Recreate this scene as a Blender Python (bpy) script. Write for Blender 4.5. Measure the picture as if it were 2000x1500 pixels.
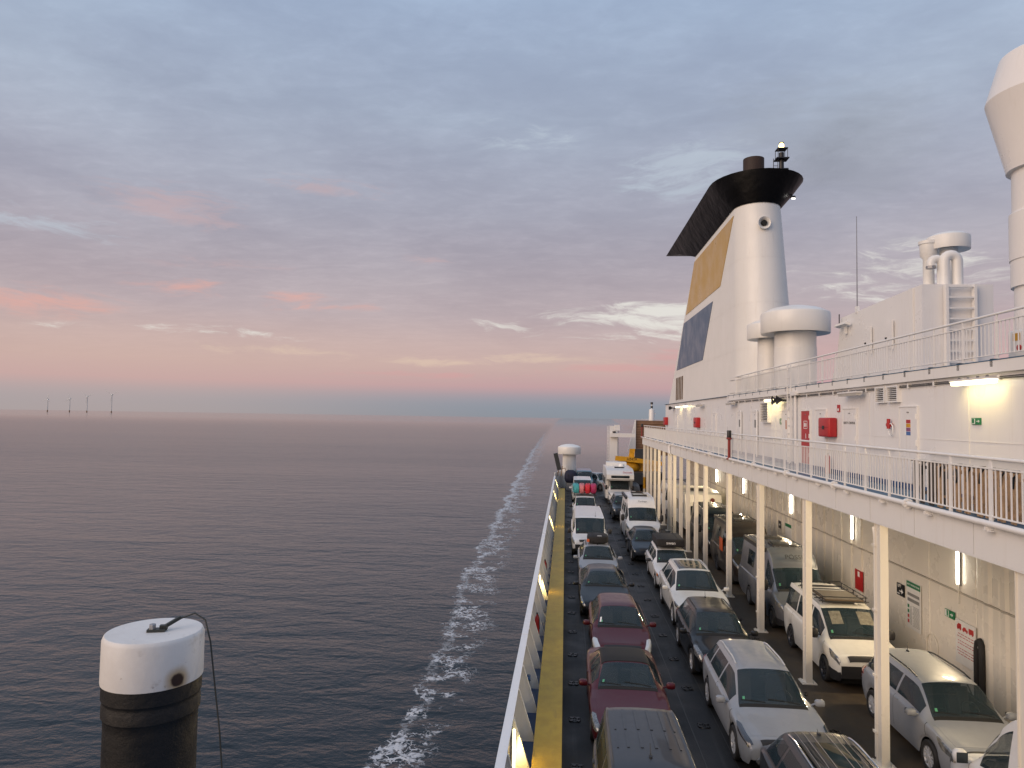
import bpy, math, random
from math import sin, cos, pi, sqrt, radians as rad
from mathutils import Matrix, Vector
random.seed(7)
sc = bpy.context.scene
for o in list(bpy.data.objects): bpy.data.objects.remove(o)
COL = sc.collection

# ------------------------------------------------------------------ camera, sky, sun, exposure
camd = bpy.data.cameras.new('camera'); cam = bpy.data.objects.new('camera', camd); COL.objects.link(cam); sc.camera = cam
camd.sensor_width = 36; camd.lens = 36 * 1387 / 2000; camd.clip_start = 0.05; camd.clip_end = 120000
def cam_axes():
    d = Vector(((1105 - 1000) / 1387, -(816.4 - 750) / 1387, -1)).normalized()
    up = Vector((1, -.0155, 0)).cross(d).normalized()
    if up.y < 0: up = -up
    return d.cross(up), d, up
ax = cam_axes()
cam.matrix_world = Matrix(((*ax[0], 0), (*ax[1], 0), (*ax[2], 7.3), (0, 0, 0, 1)))
SEA = -6.7
sc.view_settings.view_transform = 'Standard'; sc.view_settings.look = 'None'
sc.view_settings.exposure = 0; sc.view_settings.gamma = 1; sc.view_settings.use_curve_mapping = False
sc.render.engine = 'CYCLES'
sc.cycles.max_bounces = 6; sc.cycles.diffuse_bounces = 3; sc.cycles.glossy_bounces = 3; sc.cycles.transmission_bounces = 2
sc.cycles.sample_clamp_indirect = 4; sc.cycles.use_denoising = True

def lin(r, g=None, b=None):
    if g is None: g = b = r
    return tuple(((c / 255 + .055) / 1.055) ** 2.4 if c > 10 else c / 255 / 12.92 for c in (r, g, b)) + (1,)

SUN_EL, SUN_AZ = 12, 230          # low glow behind the camera's left shoulder (azimuth clockwise from +Y)
w = bpy.data.worlds.new('World'); sc.world = w; w.use_nodes = True
nt = w.node_tree; nt.nodes.clear(); N = nt.nodes; LK = nt.links
def nd(t, **k):
    x = N.new(t)
    for a, b in k.items():
        if a.startswith('i_'):
            q = a[2:]; q = int(q) if q.isdigit() else q
            x.inputs[q].default_value = b
        else: setattr(x, a, b)
    return x
def mth(op, a, b=None, c=None, clamp=False):
    m = N.new('ShaderNodeMath'); m.operation = op; m.use_clamp = clamp
    for i, v in enumerate((a, b, c)):
        if v is None: continue
        if isinstance(v, (int, float)): m.inputs[i].default_value = v
        else: LK.new(v, m.inputs[i])
    return m.outputs[0]
def mixc(f, a, b, mode='MIX'):
    m = N.new('ShaderNodeMix'); m.data_type = 'RGBA'; m.blend_type = mode
    for s, v in ((m.inputs[0], f), (m.inputs[6], a), (m.inputs[7], b)):
        if isinstance(v, (int, float, tuple)): s.default_value = v
        else: LK.new(v, s)
    return m.outputs[2]
def ramp(f, pts, interp='LINEAR'):
    r = N.new('ShaderNodeValToRGB'); r.color_ramp.interpolation = interp
    e = r.color_ramp.elements
    while len(e) > 1: e.remove(e[0])
    e[0].position = pts[0][0]; e[0].color = pts[0][1]
    for p, c in pts[1:]:
        q = e.new(p); q.color = c
    LK.new(f, r.inputs[0]); return r.outputs[0]
def bw(a): return (a, a, a, 1)
def noise(vec, scale, detail=4, rough=.5, dist=0, dim='3D'):
    n = N.new('ShaderNodeTexNoise'); n.noise_dimensions = dim
    n.inputs['Scale'].default_value = scale; n.inputs['Detail'].default_value = detail
    n.inputs['Roughness'].default_value = rough; n.inputs['Distortion'].default_value = dist
    if vec is not None: LK.new(vec, n.inputs['Vector'])
    return n.outputs['Fac']
def mapping(vec, loc=(0, 0, 0), rot=(0, 0, 0), scl=(1, 1, 1)):
    m = N.new('ShaderNodeMapping'); LK.new(vec, m.inputs[0])
    m.inputs[1].default_value = loc; m.inputs[2].default_value = rot; m.inputs[3].default_value = scl
    return m.outputs[0]
def rng(v, a, b, lo=0., hi=1., smooth=True):
    m = N.new('ShaderNodeMapRange'); m.interpolation_type = 'SMOOTHSTEP' if smooth else 'LINEAR'; m.clamp = True
    LK.new(v, m.inputs[0])
    for i, q in enumerate((a, b, lo, hi)): m.inputs[i + 1].default_value = q
    return m.outputs[0]

def build_world():
    tc = nd('ShaderNodeTexCoord').outputs['Generated']
    sp = nd('ShaderNodeSeparateXYZ'); LK.new(tc, sp.inputs[0]); dx, dy, dz = sp.outputs
    el = mth('MULTIPLY', mth('ARCSINE', dz), 180 / pi)                 # elevation in degrees
    az = mth('MULTIPLY', mth('ARCTAN2', dx, dy), 180 / pi)             # azimuth from the ship's axis, + to the right
    e = mth('DIVIDE', mth('MAXIMUM', el, 0), 90.)
    # planar projection for the cloud sheet
    den = mth('ADD', mth('MAXIMUM', dz, 0), .06)
    cb = nd('ShaderNodeCombineXYZ'); LK.new(mth('DIVIDE', dx, den), cb.inputs[0]); LK.new(mth('DIVIDE', dy, den), cb.inputs[1])
    cv = cb.outputs[0]
    sky = nd('ShaderNodeTexSky', sky_type='NISHITA', sun_disc=False, sun_elevation=rad(SUN_EL), sun_rotation=rad(SUN_AZ), altitude=10, air_density=1.2, dust_density=2.5)
    nish = mixc(1., sky.outputs[0], bw(.055), 'MULTIPLY')
    # dusk veil of high cloud, by elevation
    L = [(0, 132, 138, 147), (.9, 134, 141, 152), (1.6, 150, 145, 154), (2.4, 182, 150, 153), (4, 190, 163, 158), (5.6, 189, 166, 163), (8, 180, 165, 168),
         (11, 172, 163, 170), (16, 164, 165, 178), (23, 161, 172, 190), (31, 159, 177, 201), (50, 162, 182, 210), (90, 172, 190, 216)]
    veil = ramp(e, [(a / 90, lin(r, g, b)) for a, r, g, b in L])
    # a little more peach to the left, more rose to the right, low down
    low = rng(el, 9, 2.5)
    veil = mixc(mth('MULTIPLY', low, rng(az, 0, -35, 0, .4)), veil, lin(198, 170, 158))
    veil = mixc(mth('MULTIPLY', mth('MULTIPLY', low, rng(el, 1.2, 2.8)), rng(az, 2, 22, 0, .5)), veil, lin(192, 148, 155))
    # broad soft banks, fading out in the clear band low down
    hi = rng(el, 1.8, 6)
    wv = nd('ShaderNodeTexNoise'); wv.inputs['Scale'].default_value = 5; wv.inputs['Detail'].default_value = 5; LK.new(tc, wv.inputs[0])
    wa_ = nd('ShaderNodeVectorMath', operation='MULTIPLY_ADD'); LK.new(wv.outputs['Color'], wa_.inputs[0]); wa_.inputs[1].default_value = (.10, .10, .05); LK.new(tc, wa_.inputs[2]); tw = wa_.outputs[0]
    big = noise(mapping(tw, (3.1, 1.7, .4), (0, .12, 0), (1, 1, 3.2)), 2.1, 6, .55)
    c = mixc(mth('MULTIPLY', rng(big, .36, .66), hi), mixc(1., veil, (1.05, 1.05, 1.05, 1), 'MULTIPLY'), mixc(1., veil, (.90, .885, .91, 1), 'MULTIPLY'))
    fine = noise(mapping(cv, (0, 0, 2), (0, 0, -.3), (.8, 1.3, 1)), 5.2, 8, .60, .5)
    ff = mth('MULTIPLY', hi, rng(el, 3, 14, .35, 1.))
    c = mixc(mth('MULTIPLY', rng(fine, .40, .75, 0, .38), ff), c, mixc(1., c, (1.15, 1.14, 1.12, 1), 'MULTIPLY'))
    c = mixc(mth('MULTIPLY', rng(fine, .56, .28, 0, .30), ff), c, mixc(1., c, (.89, .89, .91, 1), 'MULTIPLY'))
    f2 = noise(mapping(cv, (5, 1, 0), (0, 0, .5), (1, 1.25, 1)), 15, 6, .62, .4)
    c = mixc(mth('MULTIPLY', mth('MULTIPLY', rng(f2, .45, .72, 0, .34), rng(fine, .4, .62)), ff), c, mixc(1., c, (1.13, 1.13, 1.12, 1), 'MULTIPLY'))
    c = mixc(mth('MULTIPLY', rng(f2, .55, .32, 0, .22), ff), c, mixc(1., c, (.91, .91, .92, 1), 'MULTIPLY'))
    st = noise(mapping(tw, (1.3, 0, 0), (0, .05, 0), (1, 1, 6.)), 11, 9, .66, .6)
    def blobs(c, items, col, amt, lo=.25, hi_=.85, tex=2.2):
        tot = None
        for a0, e0, wa, we, k in items:
            u = mth('DIVIDE', mth('SUBTRACT', az, a0), wa); v = mth('DIVIDE', mth('SUBTRACT', el, e0), we)
            q = mth('SUBTRACT', 1., mth('SQRT', mth('ADD', mth('MULTIPLY', u, u), mth('MULTIPLY', v, v))))
            q = mth('MULTIPLY', mth('MAXIMUM', q, 0), k)
            tot = q if tot is None else mth('MAXIMUM', tot, q)
        f = mth('MULTIPLY', rng(tot, 0, .35), rng(mth('ADD', tot, mth('MULTIPLY', mth('SUBTRACT', st, .5), tex)), lo, hi_))
        return mixc(mth('MULTIPLY', f, amt), c, col)
    c = blobs(c, [(21, 19.5, 9, 6.5, 1.), (16, 22, 8, 5, .7)], lin(142, 145, 154), .35, .1, .8, .8)
    c = blobs(c, [(-38.5, 7.3, 7, 1.6, .95), (-30, 9.0, 5.5, 1.3, .9), (-21.5, 8.7, 5, 1.1, .9), (-16, 8.3, 3.5, .8, .7)], lin(222, 165, 152), .62, .3, 1.25, 3.)
    c = blobs(c, [(-31, 14.6, 9, 2.4, .8), (-20, 17.2, 9, 1.4, .8), (-12, 12.5, 5, .9, .6), (-27, 11, 8, 1.2, .5)], lin(190, 164, 166), .6)
    c = blobs(c, [(-6, 7.2, 6, 1.2, .55), (5.5, 8.2, 10, 1.4, 1.2), (9, 7.7, 6, 1.2, 1.2), (7, 6.6, 9, .8, .9), (25, 10.5, 11, 3.0, .8), (-26, 6.0, 12, .7, .6), (-34, 5.7, 9, .6, .4)], lin(226, 224, 216), .8, .28, 1.2, 3.4)
    c = blobs(c, [(-11, 4.4, 10, .75, 1.), (-1, 4.7, 10, .7, .9), (-24, 4.9, 12, .8, .6)], lin(216, 192, 172), .6, .25, 1.1, 2.8)
    c = blobs(c, [(4, 4.0, 12, .7, .9), (9, 5.0, 8, .8, .9), (-12, 3.3, 14, .5, .6)], lin(206, 154, 154), .5)
    c = blobs(c, [(9.5, 19, 8, 3.4, .9), (-38, 12.5, 9, 1.6, .7), (-3, 22, 8, 2.5, .5)], lin(186, 197, 208), .55)
    allsky = mixc(.92, nish, c)
    # below the horizon: the dull sea tone
    allsky = mixc(rng(el, -.2, -1.5), allsky, lin(110, 110, 120))
    bg = nd('ShaderNodeBackground'); LK.new(allsky, bg.inputs[0]); bg.inputs[1].default_value = 1.16
    out = nd('ShaderNodeOutputWorld'); LK.new(bg.outputs[0], out.inputs[0])
build_world()
sund = bpy.data.lights.new('sun', 'SUN'); sund.energy = 2.05; sund.angle = rad(50); sund.color = (1, .75, .55)
sun = bpy.data.objects.new('sun', sund); COL.objects.link(sun)
a_, e_ = rad(SUN_AZ), rad(20)
sdir = Vector((sin(a_) * cos(e_), cos(a_) * cos(e_), sin(e_)))
sun.rotation_euler = sdir.to_track_quat('Z', 'Y').to_euler()

# ------------------------------------------------------------------ materials
def newmat(name):
    global N, LK
    m = bpy.data.materials.new(name); m.use_nodes = True
    N = m.node_tree.nodes; LK = m.node_tree.links
    return m, N['Principled BSDF']
def setp(b, **k):
    for a, v in k.items(): b.inputs[a.replace('_', ' ')].default_value = v
def objc(): return nd('ShaderNodeTexCoord').outputs['Object']
def geoP(): return nd('ShaderNodeNewGeometry').outputs['Position']
def bump(h, dist, strength=1.):
    b = nd('ShaderNodeBump'); b.inputs['Strength'].default_value = strength; b.inputs['Distance'].default_value = dist
    LK.new(h, b.inputs['Height']); return b.outputs[0]
MATS = {}
def plain(name, col, rough=.5, metal=0., coat=0., var=.12, vs=3., spec=.5, bmp=0.):
    """simple surface with a little mottling"""
    if name in MATS: return MATS[name]
    m, b = newmat(name); c = col if len(col) == 4 else (*col, 1)
    n = noise(geoP(), vs, 5, .6)
    f = rng(n, .3, .7, 0, 1, False)
    LK.new(mixc(f, tuple(x * (1 - var) for x in c[:3]) + (1,), tuple(min(1, x * (1 + var)) for x in c[:3]) + (1,)), b.inputs['Base Color'])
    LK.new(mth('ADD', rough - .06, mth('MULTIPLY', n, .12)), b.inputs['Roughness'])
    setp(b, Metallic=metal, Coat_Weight=coat, Coat_Roughness=.06, Specular_IOR_Level=spec)
    if bmp: LK.new(bump(noise(geoP(), vs * 14, 4, .6), bmp), b.inputs['Normal'])
    MATS[name] = m; return m
def paintwork(name, col, rough=.4, streak=.5, rust=.0, plates=True):
    """ship's paint: faint plate waviness, vertical grime streaks, specks of rust"""
    if name in MATS: return MATS[name]
    m, b = newmat(name); P = geoP()
    st = noise(mapping(P, (0, 0, 0), (0, 0, 0), (2.2, 2.2, .16)), 3.2, 6, .65)
    pt = noise(P, .7, 5, .6); sp = noise(P, 26, 3, .5)
    c = mixc(rng(st, .52, .8, 0, streak * .5), (*col, 1), tuple(x * y for x, y in zip(col, (.70, .64, .55))) + (1,))
    c = mixc(rng(pt, .35, .7, 0, .14), c, tuple(x * .86 for x in col) + (1,))
    dr = noise(mapping(P, (7, 3, 0), (0, 0, 0), (5.5, 5.5, .22)), 4.2, 4, .6)
    c = mixc(mth('MULTIPLY', rng(dr, .66, .76, 0, .30), rng(noise(P, .9, 3, .5), .5, .62)), c, (.30, .17, .09, 1))
    if rust: c = mixc(mth('MULTIPLY', rng(sp, .70, .76, 0, rust), rng(pt, .45, .6)), c, (.16, .06, .025, 1))
    LK.new(c, b.inputs['Base Color'])
    LK.new(rng(pt, .3, .7, rough - .08, rough + .1), b.inputs['Roughness'])
    if plates: LK.new(bump(noise(P, .8, 2, .4), .035, .6), b.inputs['Normal'])
    MATS[name] = m; return m
def carpaint(name, col, metal=.0, rough=.32):
    if name in MATS: return MATS[name]
    m, b = newmat(name); P = geoP()
    d = noise(P, 5, 6, .65)
    LK.new(mixc(nd('ShaderNodeNewGeometry').outputs['Backfacing'], mixc(rng(d, .4, .8, 0, .10), (*col, 1), (.13, .12, .11, 1)), (.03, .03, .03, 1)), b.inputs['Base Color'])
    LK.new(rng(d, .3, .8, rough, rough + .12), b.inputs['Roughness'])
    setp(b, Metallic=metal, Coat_Weight=.38, Coat_Roughness=.04, Specular_IOR_Level=.3)
    LK.new(bump(noise(P, 1.3, 2, .4), .004, .5), b.inputs['Normal'])
    MATS[name] = m; return m
def glow(name, col, s):
    if name in MATS: return MATS[name]
    m, b = newmat(name); setp(b, Base_Color=(.8, .8, .8, 1), Emission_Color=(*col, 1), Emission_Strength=s); MATS[name] = m; return m

WHITE = paintwork('white_ship_paint', (.80, .78, .75), .38, .45, .5)
WALLW = paintwork('white_wall_paint', (.79, .77, .75), .33, .6, .3)
CREAM = paintwork('cream_deck_wall_paint', (.76, .71, .62), .30, .35, .3)
LEDGE = None
BLUE = paintwork('blue_ship_paint', (.010, .055, .17), .45, .3, .2)
BLUED = paintwork('blue_deck_paint', (.035, .115, .20), .5, .5, .3)
BLACK = plain('black_paint', (.012, .012, .014), .42)
RUBBER = plain('black_rubber', (.018, .017, .017), .75)
PLASTIC = plain('black_plastic', (.02, .02, .022), .5)
RED = plain('red_paint', (.42, .018, .02), .4)
REDP = plain('dark_red_paint', (.24, .03, .025), .5)
STEEL = plain('grey_steel', (.32, .32, .33), .4, .7)
CHROME = plain('chrome', (.7, .7, .72), .12, 1.)
ALLOY = plain('alloy_wheel', (.50, .51, .53), .35, .15)
DKALLOY = plain('dark_alloy_wheel', (.09, .09, .10), .35, .6)
SEAM = plain('dark_seam', (.012, .012, .012), .8)
YELLOW = plain('yellow_paint', (.60, .30, .01), .45, 0, 0, .2)
GREEN = plain('sign_green', (.006, .17, .06), .4)
SIGNW = plain('sign_white', (.80, .80, .78), .4, 0, 0, .04)
PAPER = plain('poster_white', (.70, .69, .66), .5, 0, 0, .05)
PRINT = plain('grey_print', (.22, .22, .21), .6)
REDPR = plain('red_print', (.40, .03, .03), .6)
WOOD = plain('pale_wood', (.46, .30, .17), .55, 0, 0, .3, 9)
LAMPW = glow('lamp_warm_white', (1, .80, .40), 4.)
LAMPD = glow('lamp_diffuser_lit', (1, .86, .50), 5.)
LAMPC = glow('lamp_cool_white', (1, .9, .72), 22.)
LENS = plain('headlight_lens', (.15, .155, .16), .08, .3, 1., .7, 22)
ORANGE = plain('orange_lens', (.5, .14, .01), .15)
TAILR = plain('tail_lamp_red', (.25, .008, .008), .12, 0, 1.)
PLATE = plain('number_plate_white', (.62, .62, .62), .4)
def glassmat():
    m, b = newmat('vehicle_glass')
    n = noise(geoP(), 1.1, 4, .6)
    LK.new(mixc(rng(n, .4, .65), (.010, .014, .016, 1), (.032, .044, .050, 1)), b.inputs['Base Color'])
    setp(b, Roughness=.03, Specular_IOR_Level=.36)
    MATS['glass'] = m; return m
GLASS = glassmat()
CLEAR, _b = newmat('tinted_clear_glass'); setp(_b, Base_Color=(.040, .064, .078, 1), Roughness=.02, Specular_IOR_Level=.6, Alpha=.46)
TRIM = plain('dark_seat_fabric', (.035, .034, .035), .8)
GLASS2 = plain('dark_side_glass', (.010, .012, .013), .04, 0, 0, .5, 1.2, .22)
def deckmat():
    m, b = newmat('car_deck_coating'); P = geoP()
    a = noise(P, .5, 6, .6); l = noise(mapping(P, (0, 0, 0), (0, 0, 0), (3.2, .12, 1)), 1.6, 6, .65); f = noise(P, 40, 3, .6)
    c = mixc(rng(a, .35, .7), (.017, .0167, .0167, 1), (.034, .033, .0325, 1))
    c = mixc(rng(l, .5, .72, 0, .55), c, (.050, .048, .045, 1))
    c = mixc(rng(noise(P, 1.7, 6, .7), .58, .72, 0, .6), c, (.018, .017, .016, 1))
    sp = nd('ShaderNodeSeparateXYZ'); LK.new(P, sp.inputs[0])
    c = mixc(mth('MULTIPLY', rng(sp.outputs[0], 5.6, 7.2), rng(a, .3, .6, .3, .9)), c, (.085, .062, .040, 1))
    LK.new(c, b.inputs['Base Color'])
    LK.new(rng(a, .3, .7, .42, .72), b.inputs['Roughness']); setp(b, Specular_IOR_Level=.28)
    LK.new(bump(f, .006, .6), b.inputs['Normal']); return m
DECK = deckmat()
def ledgemat():
    m, b = newmat('yellow_ledge_paint'); P = geoP()
    n = noise(P, 2.2, 7, .7); s = noise(mapping(P, (0, 0, 0), (0, 0, 0), (1, .25, 1)), 6, 6, .7)
    c = mixc(rng(n, .3, .7), (.37, .225, .007, 1), (.46, .295, .014, 1))
    c = mixc(rng(s, .5, .75, 0, .4), c, (.22, .13, .02, 1))
    LK.new(c, b.inputs['Base Color']); setp(b, Roughness=.5)
    LK.new(bump(noise(P, 60, 2, .5), .004, .6), b.inputs['Normal']); return m
LEDGE = ledgemat()
def crownmat():
    m, b = newmat('black_funnel_paint'); P = geoP()
    s = noise(mapping(P, (0, 0, 0), (0, 0, 0), (.5, .55, .5)), 1.4, 3, .5)
    LK.new(mixc(rng(s, .4, .7), (.0025, .0025, .003, 1), (.006, .006, .007, 1)), b.inputs['Base Color']); setp(b, Roughness=.42, Specular_IOR_Level=.14)
    LK.new(bump(s, .12, .8), b.inputs['Normal']); return m
CROWN = crownmat()
def seamat():
    m, b = newmat('sea_water'); P = geoP()
    sp = nd('ShaderNodeSeparateXYZ'); LK.new(P, sp.inputs[0]); X, Y, _ = sp.outputs
    yc = mth('MAXIMUM', Y, 1.)
    # distance from the wake's edge line (it spreads away from the hull astern)
    wob = noise(mapping(P, (0, 0, 0), (0, 0, 0), (.6, .6, 1)), .22, 4, .6)
    xc = mth('SUBTRACT', -5.6, mth('MULTIPLY', mth('POWER', yc, .7), .14))
    d = mth('ADD', mth('SUBTRACT', X, xc), mth('MULTIPLY', mth('SUBTRACT', wob, .5), 4.2))
    wd = mth('ADD', .66, mth('MULTIPLY', yc, .0034))
    dn = mth('DIVIDE', d, wd)
    # waves
    w1 = noise(mapping(P, (0, 0, 0), (0, 0, .30), (.6, 1., 1)), .36, 3, .5, .5)
    w2 = noise(mapping(P, (9, 0, 0), (0, 0, -.5), (.62, 1., 1)), 1.15, 3, .55, .6)
    w3 = noise(mapping(P, (0, 4, 0), (0, 0, .1), (.7, 1., 1)), 3.6, 3, .6, .3)
    w4 = noise(mapping(P, (3, 4, 0), (0, 0, .6), (.8, 1., 1)), 10.5, 2, .6, .2)
    w0 = noise(mapping(P, (2, 7, 0), (0, 0, .85), (.22, 1., 1)), .22, 3, .5, .8)
    far = rng(Y, 60, 600)
    # the wake itself, from the edge line rightwards, is smoother
    slick = mth('MULTIPLY', rng(dn, -.5, 2.), rng(mth('SUBTRACT', X, mth('MULTIPLY', yc, .062)), 34, 14))
    slick = mth('MULTIPLY', slick, rng(Y, 120, 420))
    patch = noise(mapping(P, (0, 0, 0), (0, 0, .1), (.35, 1, 1)), .018, 4, .55)
    h = mth('ADD', mth('ADD', mth('MULTIPLY', w0, .30), mth('MULTIPLY', w1, .30)), mth('ADD', mth('MULTIPLY', w2, .125), mth('ADD', mth('MULTIPLY', w3, .055), mth('MULTIPLY', w4, .012))))
    amp = mth('MULTIPLY', mth('SUBTRACT', 1., mth('MULTIPLY', slick, .6)), rng(patch, .3, .7, .65, 1.15))
    amp = mth('MULTIPLY', amp, rng(far, 0, 1, 1., .5))
    nb = bump(mth('MULTIPLY', h, amp), 1.)
    LK.new(nb, b.inputs['Normal'])
    # foam
    core = mth('MULTIPLY', rng(dn, -1.0, -.1), rng(dn, 1.25, .2))
    tail = mth('MULTIPLY', rng(dn, -.2, .6), rng(dn, 4.6, .8))
    warp = nd('ShaderNodeTexNoise'); warp.inputs['Scale'].default_value = 1.1; warp.inputs['Detail'].default_value = 4; LK.new(P, warp.inputs[0])
    va = nd('ShaderNodeVectorMath', operation='MULTIPLY_ADD'); LK.new(warp.outputs['Color'], va.inputs[0]); va.inputs[1].default_value = (1.5, 1.5, 0); LK.new(mapping(P, (0, 0, 0), (0, 0, 0), (1, .75, 1)), va.inputs[2])
    vo = nd('ShaderNodeTexVoronoi', feature='DISTANCE_TO_EDGE'); vo.inputs['Scale'].default_value = .95; LK.new(va.outputs[0], vo.inputs['Vector'])
    vo2 = nd('ShaderNodeTexVoronoi', feature='DISTANCE_TO_EDGE'); vo2.inputs['Scale'].default_value = 3.0; LK.new(va.outputs[0], vo2.inputs['Vector'])
    fn = noise(P, 3.2, 6, .72, .5); fb = noise(P, .42, 4, .6)
    lace = mth('MAXIMUM', rng(vo.outputs[0], .12, .012), mth('MULTIPLY', rng(vo2.outputs[0], .13, .015), .95))
    lacy = mth('MULTIPLY', mth('MULTIPLY', lace, rng(fn, .38, .55)), rng(fb, .40, .58))
    foam = mth('MULTIPLY', core, mth('MAXIMUM', mth('MULTIPLY', lacy, 1.3), mth('MULTIPLY', mth('MULTIPLY', rng(fn, .50, .60), rng(fb, .40, .54)), .5)))
    ribbon = mth('MULTIPLY', mth('MULTIPLY', rng(dn, -.75, -.1), rng(dn, .9, .1)), rng(fn, .42, .54))
    foam = mth('MAXIMUM', foam, mth('MULTIPLY', ribbon, rng(Y, 35, 130, .38, .6)))
    foam = mth('MAXIMUM', foam, mth('MULTIPLY', mth('MULTIPLY', tail, lacy), .95))
    foam = mth('MULTIPLY', foam, rng(Y, 900, 110, .22, 1.), clamp=True)
    foam = rng(foam, .16, .66)
    LK.new(mixc(foam, (.003, .0085, .012, 1), (.60, .61, .62, 1)), b.inputs['Base Color'])
    LK.new(mth('MAXIMUM', rng(foam, 0, .6, 0, .8), mth('MULTIPLY', mth('MULTIPLY', rng(Y, 30, 260, .10, .20), rng(Y, 400, 2200, 1., .45)), mth('SUBTRACT', 1., mth('MULTIPLY', slick, .45)))), b.inputs['Roughness'])
    setp(b, IOR=1.333); return m
SEAM_ = seamat()

# ------------------------------------------------------------------ mesh helpers
class MB:
    def __init__(s): s.v = []; s.f = []
    def add(s, vs, fs):
        k = len(s.v); s.v += [tuple(p) for p in vs]; s.f += [tuple(i + k for i in q) for q in fs]; return s
    def box(s, x0, x1, y0, y1, z0, z1, rz=0, piv=None, M=None):
        vs = [(x, y, z) for z in (z0, z1) for y in (y0, y1) for x in (x0, x1)]
        if rz:
            cx, cy = piv or ((x0 + x1) / 2, (y0 + y1) / 2)
            vs = [(cx + (x - cx) * cos(rz) - (y - cy) * sin(rz), cy + (x - cx) * sin(rz) + (y - cy) * cos(rz), z) for x, y, z in vs]
        if M: vs = [M @ Vector(p) for p in vs]
        return s.add(vs, [(0, 2, 3, 1), (4, 5, 7, 6), (0, 1, 5, 4), (2, 6, 7, 3), (0, 4, 6, 2), (1, 3, 7, 5)])
    def rbox(s, x0, x1, y0, y1, z0, z1, r, n=3, axis='z'):
        """box with rounded edges: superellipse-like loft along z (rounded plan corners and rounded top and bottom)"""
        def ring(ins):
            a = []; rr = max(r - ins, r * .15); X0, X1, Y0, Y1 = x0 + ins, x1 - ins, y0 + ins, y1 - ins
            for cx, cy, t0 in ((X1 - rr, Y1 - rr, 0), (X0 + rr, Y1 - rr, pi / 2), (X0 + rr, Y0 + rr, pi), (X1 - rr, Y0 + rr, 3 * pi / 2)):
                for i in range(n + 1):
                    t = t0 + pi / 2 * i / n; a.append((cx + rr * cos(t), cy + rr * sin(t)))
            return a
        lev = []
        for i in range(n + 1): t = pi / 2 * i / n; lev.append((z0 + r * (1 - sin(t)), r * (1 - cos(t))))
        lev = lev[::-1] + [(z0 + z1 - z, q) for z, q in lev]
        k = None; vs = []; fs = []
        for z, q in lev:
            rg = ring(q); k = len(rg); vs += [(x, y, z) for x, y in rg]
        for j in range(len(lev) - 1):
            for i in range(k): fs.append((j * k + i, j * k + (i + 1) % k, (j + 1) * k + (i + 1) % k, (j + 1) * k + i))
        fs.append(tuple(range(k))[::-1]); fs.append(tuple(range((len(lev) - 1) * k, len(lev) * k)))
        return s.add(vs, fs)
    def cyl(s, p0, p1, r0, r1=None, n=12, caps=True):
        p0 = Vector(p0); p1 = Vector(p1); r1 = r0 if r1 is None else r1
        d = (p1 - p0).normalized(); a = d.orthogonal().normalized(); b = d.cross(a)
        vs = [p0 + (a * cos(2 * pi * i / n) + b * sin(2 * pi * i / n)) * r0 for i in range(n)] + [p1 + (a * cos(2 * pi * i / n) + b * sin(2 * pi * i / n)) * r1 for i in range(n)]
        fs = [(i, (i + 1) % n, n + (i + 1) % n, n + i) for i in range(n)]
        if caps: fs += [tuple(range(n))[::-1], tuple(range(n, 2 * n))]
        return s.add(vs, fs)
    def tube(s, pts, r, n=8):
        pts = [Vector(p) for p in pts]; rings = []
        a = (pts[1] - pts[0]).orthogonal().normalized()
        for i, p in enumerate(pts):
            t = (pts[min(i + 1, len(pts) - 1)] - pts[max(i - 1, 0)]).normalized()
            a = (a - t * a.dot(t)).normalized(); b = t.cross(a)
            rings.append([p + (a * cos(2 * pi * k / n) + b * sin(2 * pi * k / n)) * r for k in range(n)])
        vs = [q for rg in rings for q in rg]; m = len(pts)
        fs = [(j * n + i, j * n + (i + 1) % n, (j + 1) * n + (i + 1) % n, (j + 1) * n + i) for j in range(m - 1) for i in range(n)]
        fs += [tuple(range(n))[::-1], tuple(range((m - 1) * n, m * n))]
        return s.add(vs, fs)
    def lathe(s, c, prof, n=32, axis='z', caps=True):
        """prof: list of (r, h) along the axis"""
        vs = []; fs = []; m = len(prof)
        for r, h in prof:
            for i in range(n):
                t = 2 * pi * i / n
                p = (r * cos(t), r * sin(t), h) if axis == 'z' else ((h, r * cos(t), r * sin(t)) if axis == 'x' else (r * cos(t), h, r * sin(t)))
                vs.append((c[0] + p[0], c[1] + p[1], c[2] + p[2]))
        for j in range(m - 1):
            for i in range(n): fs.append((j * n + i, j * n + (i + 1) % n, (j + 1) * n + (i + 1) % n, (j + 1) * n + i))
        if caps and prof[0][0] > 1e-4: fs.append(tuple(range(n))[::-1])
        if caps and prof[-1][0] > 1e-4: fs.append(tuple(range((m - 1) * n, m * n)))
        return s.add(vs, fs)
    def prism(s, poly, ax, a0, a1):
        """extrude a 2D polygon along axis 'x','y' or 'z'"""
        def P(u, v, w): return (w, u, v) if ax == 'x' else ((u, w, v) if ax == 'y' else (u, v, w))
        n = len(poly); vs = [P(u, v, a0) for u, v in poly] + [P(u, v, a1) for u, v in poly]
        return s.add(vs, [tuple(range(n))[::-1], tuple(range(n, 2 * n))] + [(i, (i + 1) % n, n + (i + 1) % n, n + i) for i in range(n)])
    def mesh(s, name, mat, smooth=False):
        me = bpy.data.meshes.new(name); me.from_pydata(s.v, [], s.f); me.update()
        import bmesh
        bm = bmesh.new(); bm.from_mesh(me); bmesh.ops.recalc_face_normals(bm, faces=bm.faces)
        if smooth:
            for f in bm.faces: f.smooth = True
            lim = rad(smooth if smooth is not True else 40)
            for e in bm.edges:
                if len(e.link_faces) == 2 and e.calc_face_angle(0) > lim: e.smooth = False
        bm.to_mesh(me); bm.free()
        me.materials.append(mat); return me
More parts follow.
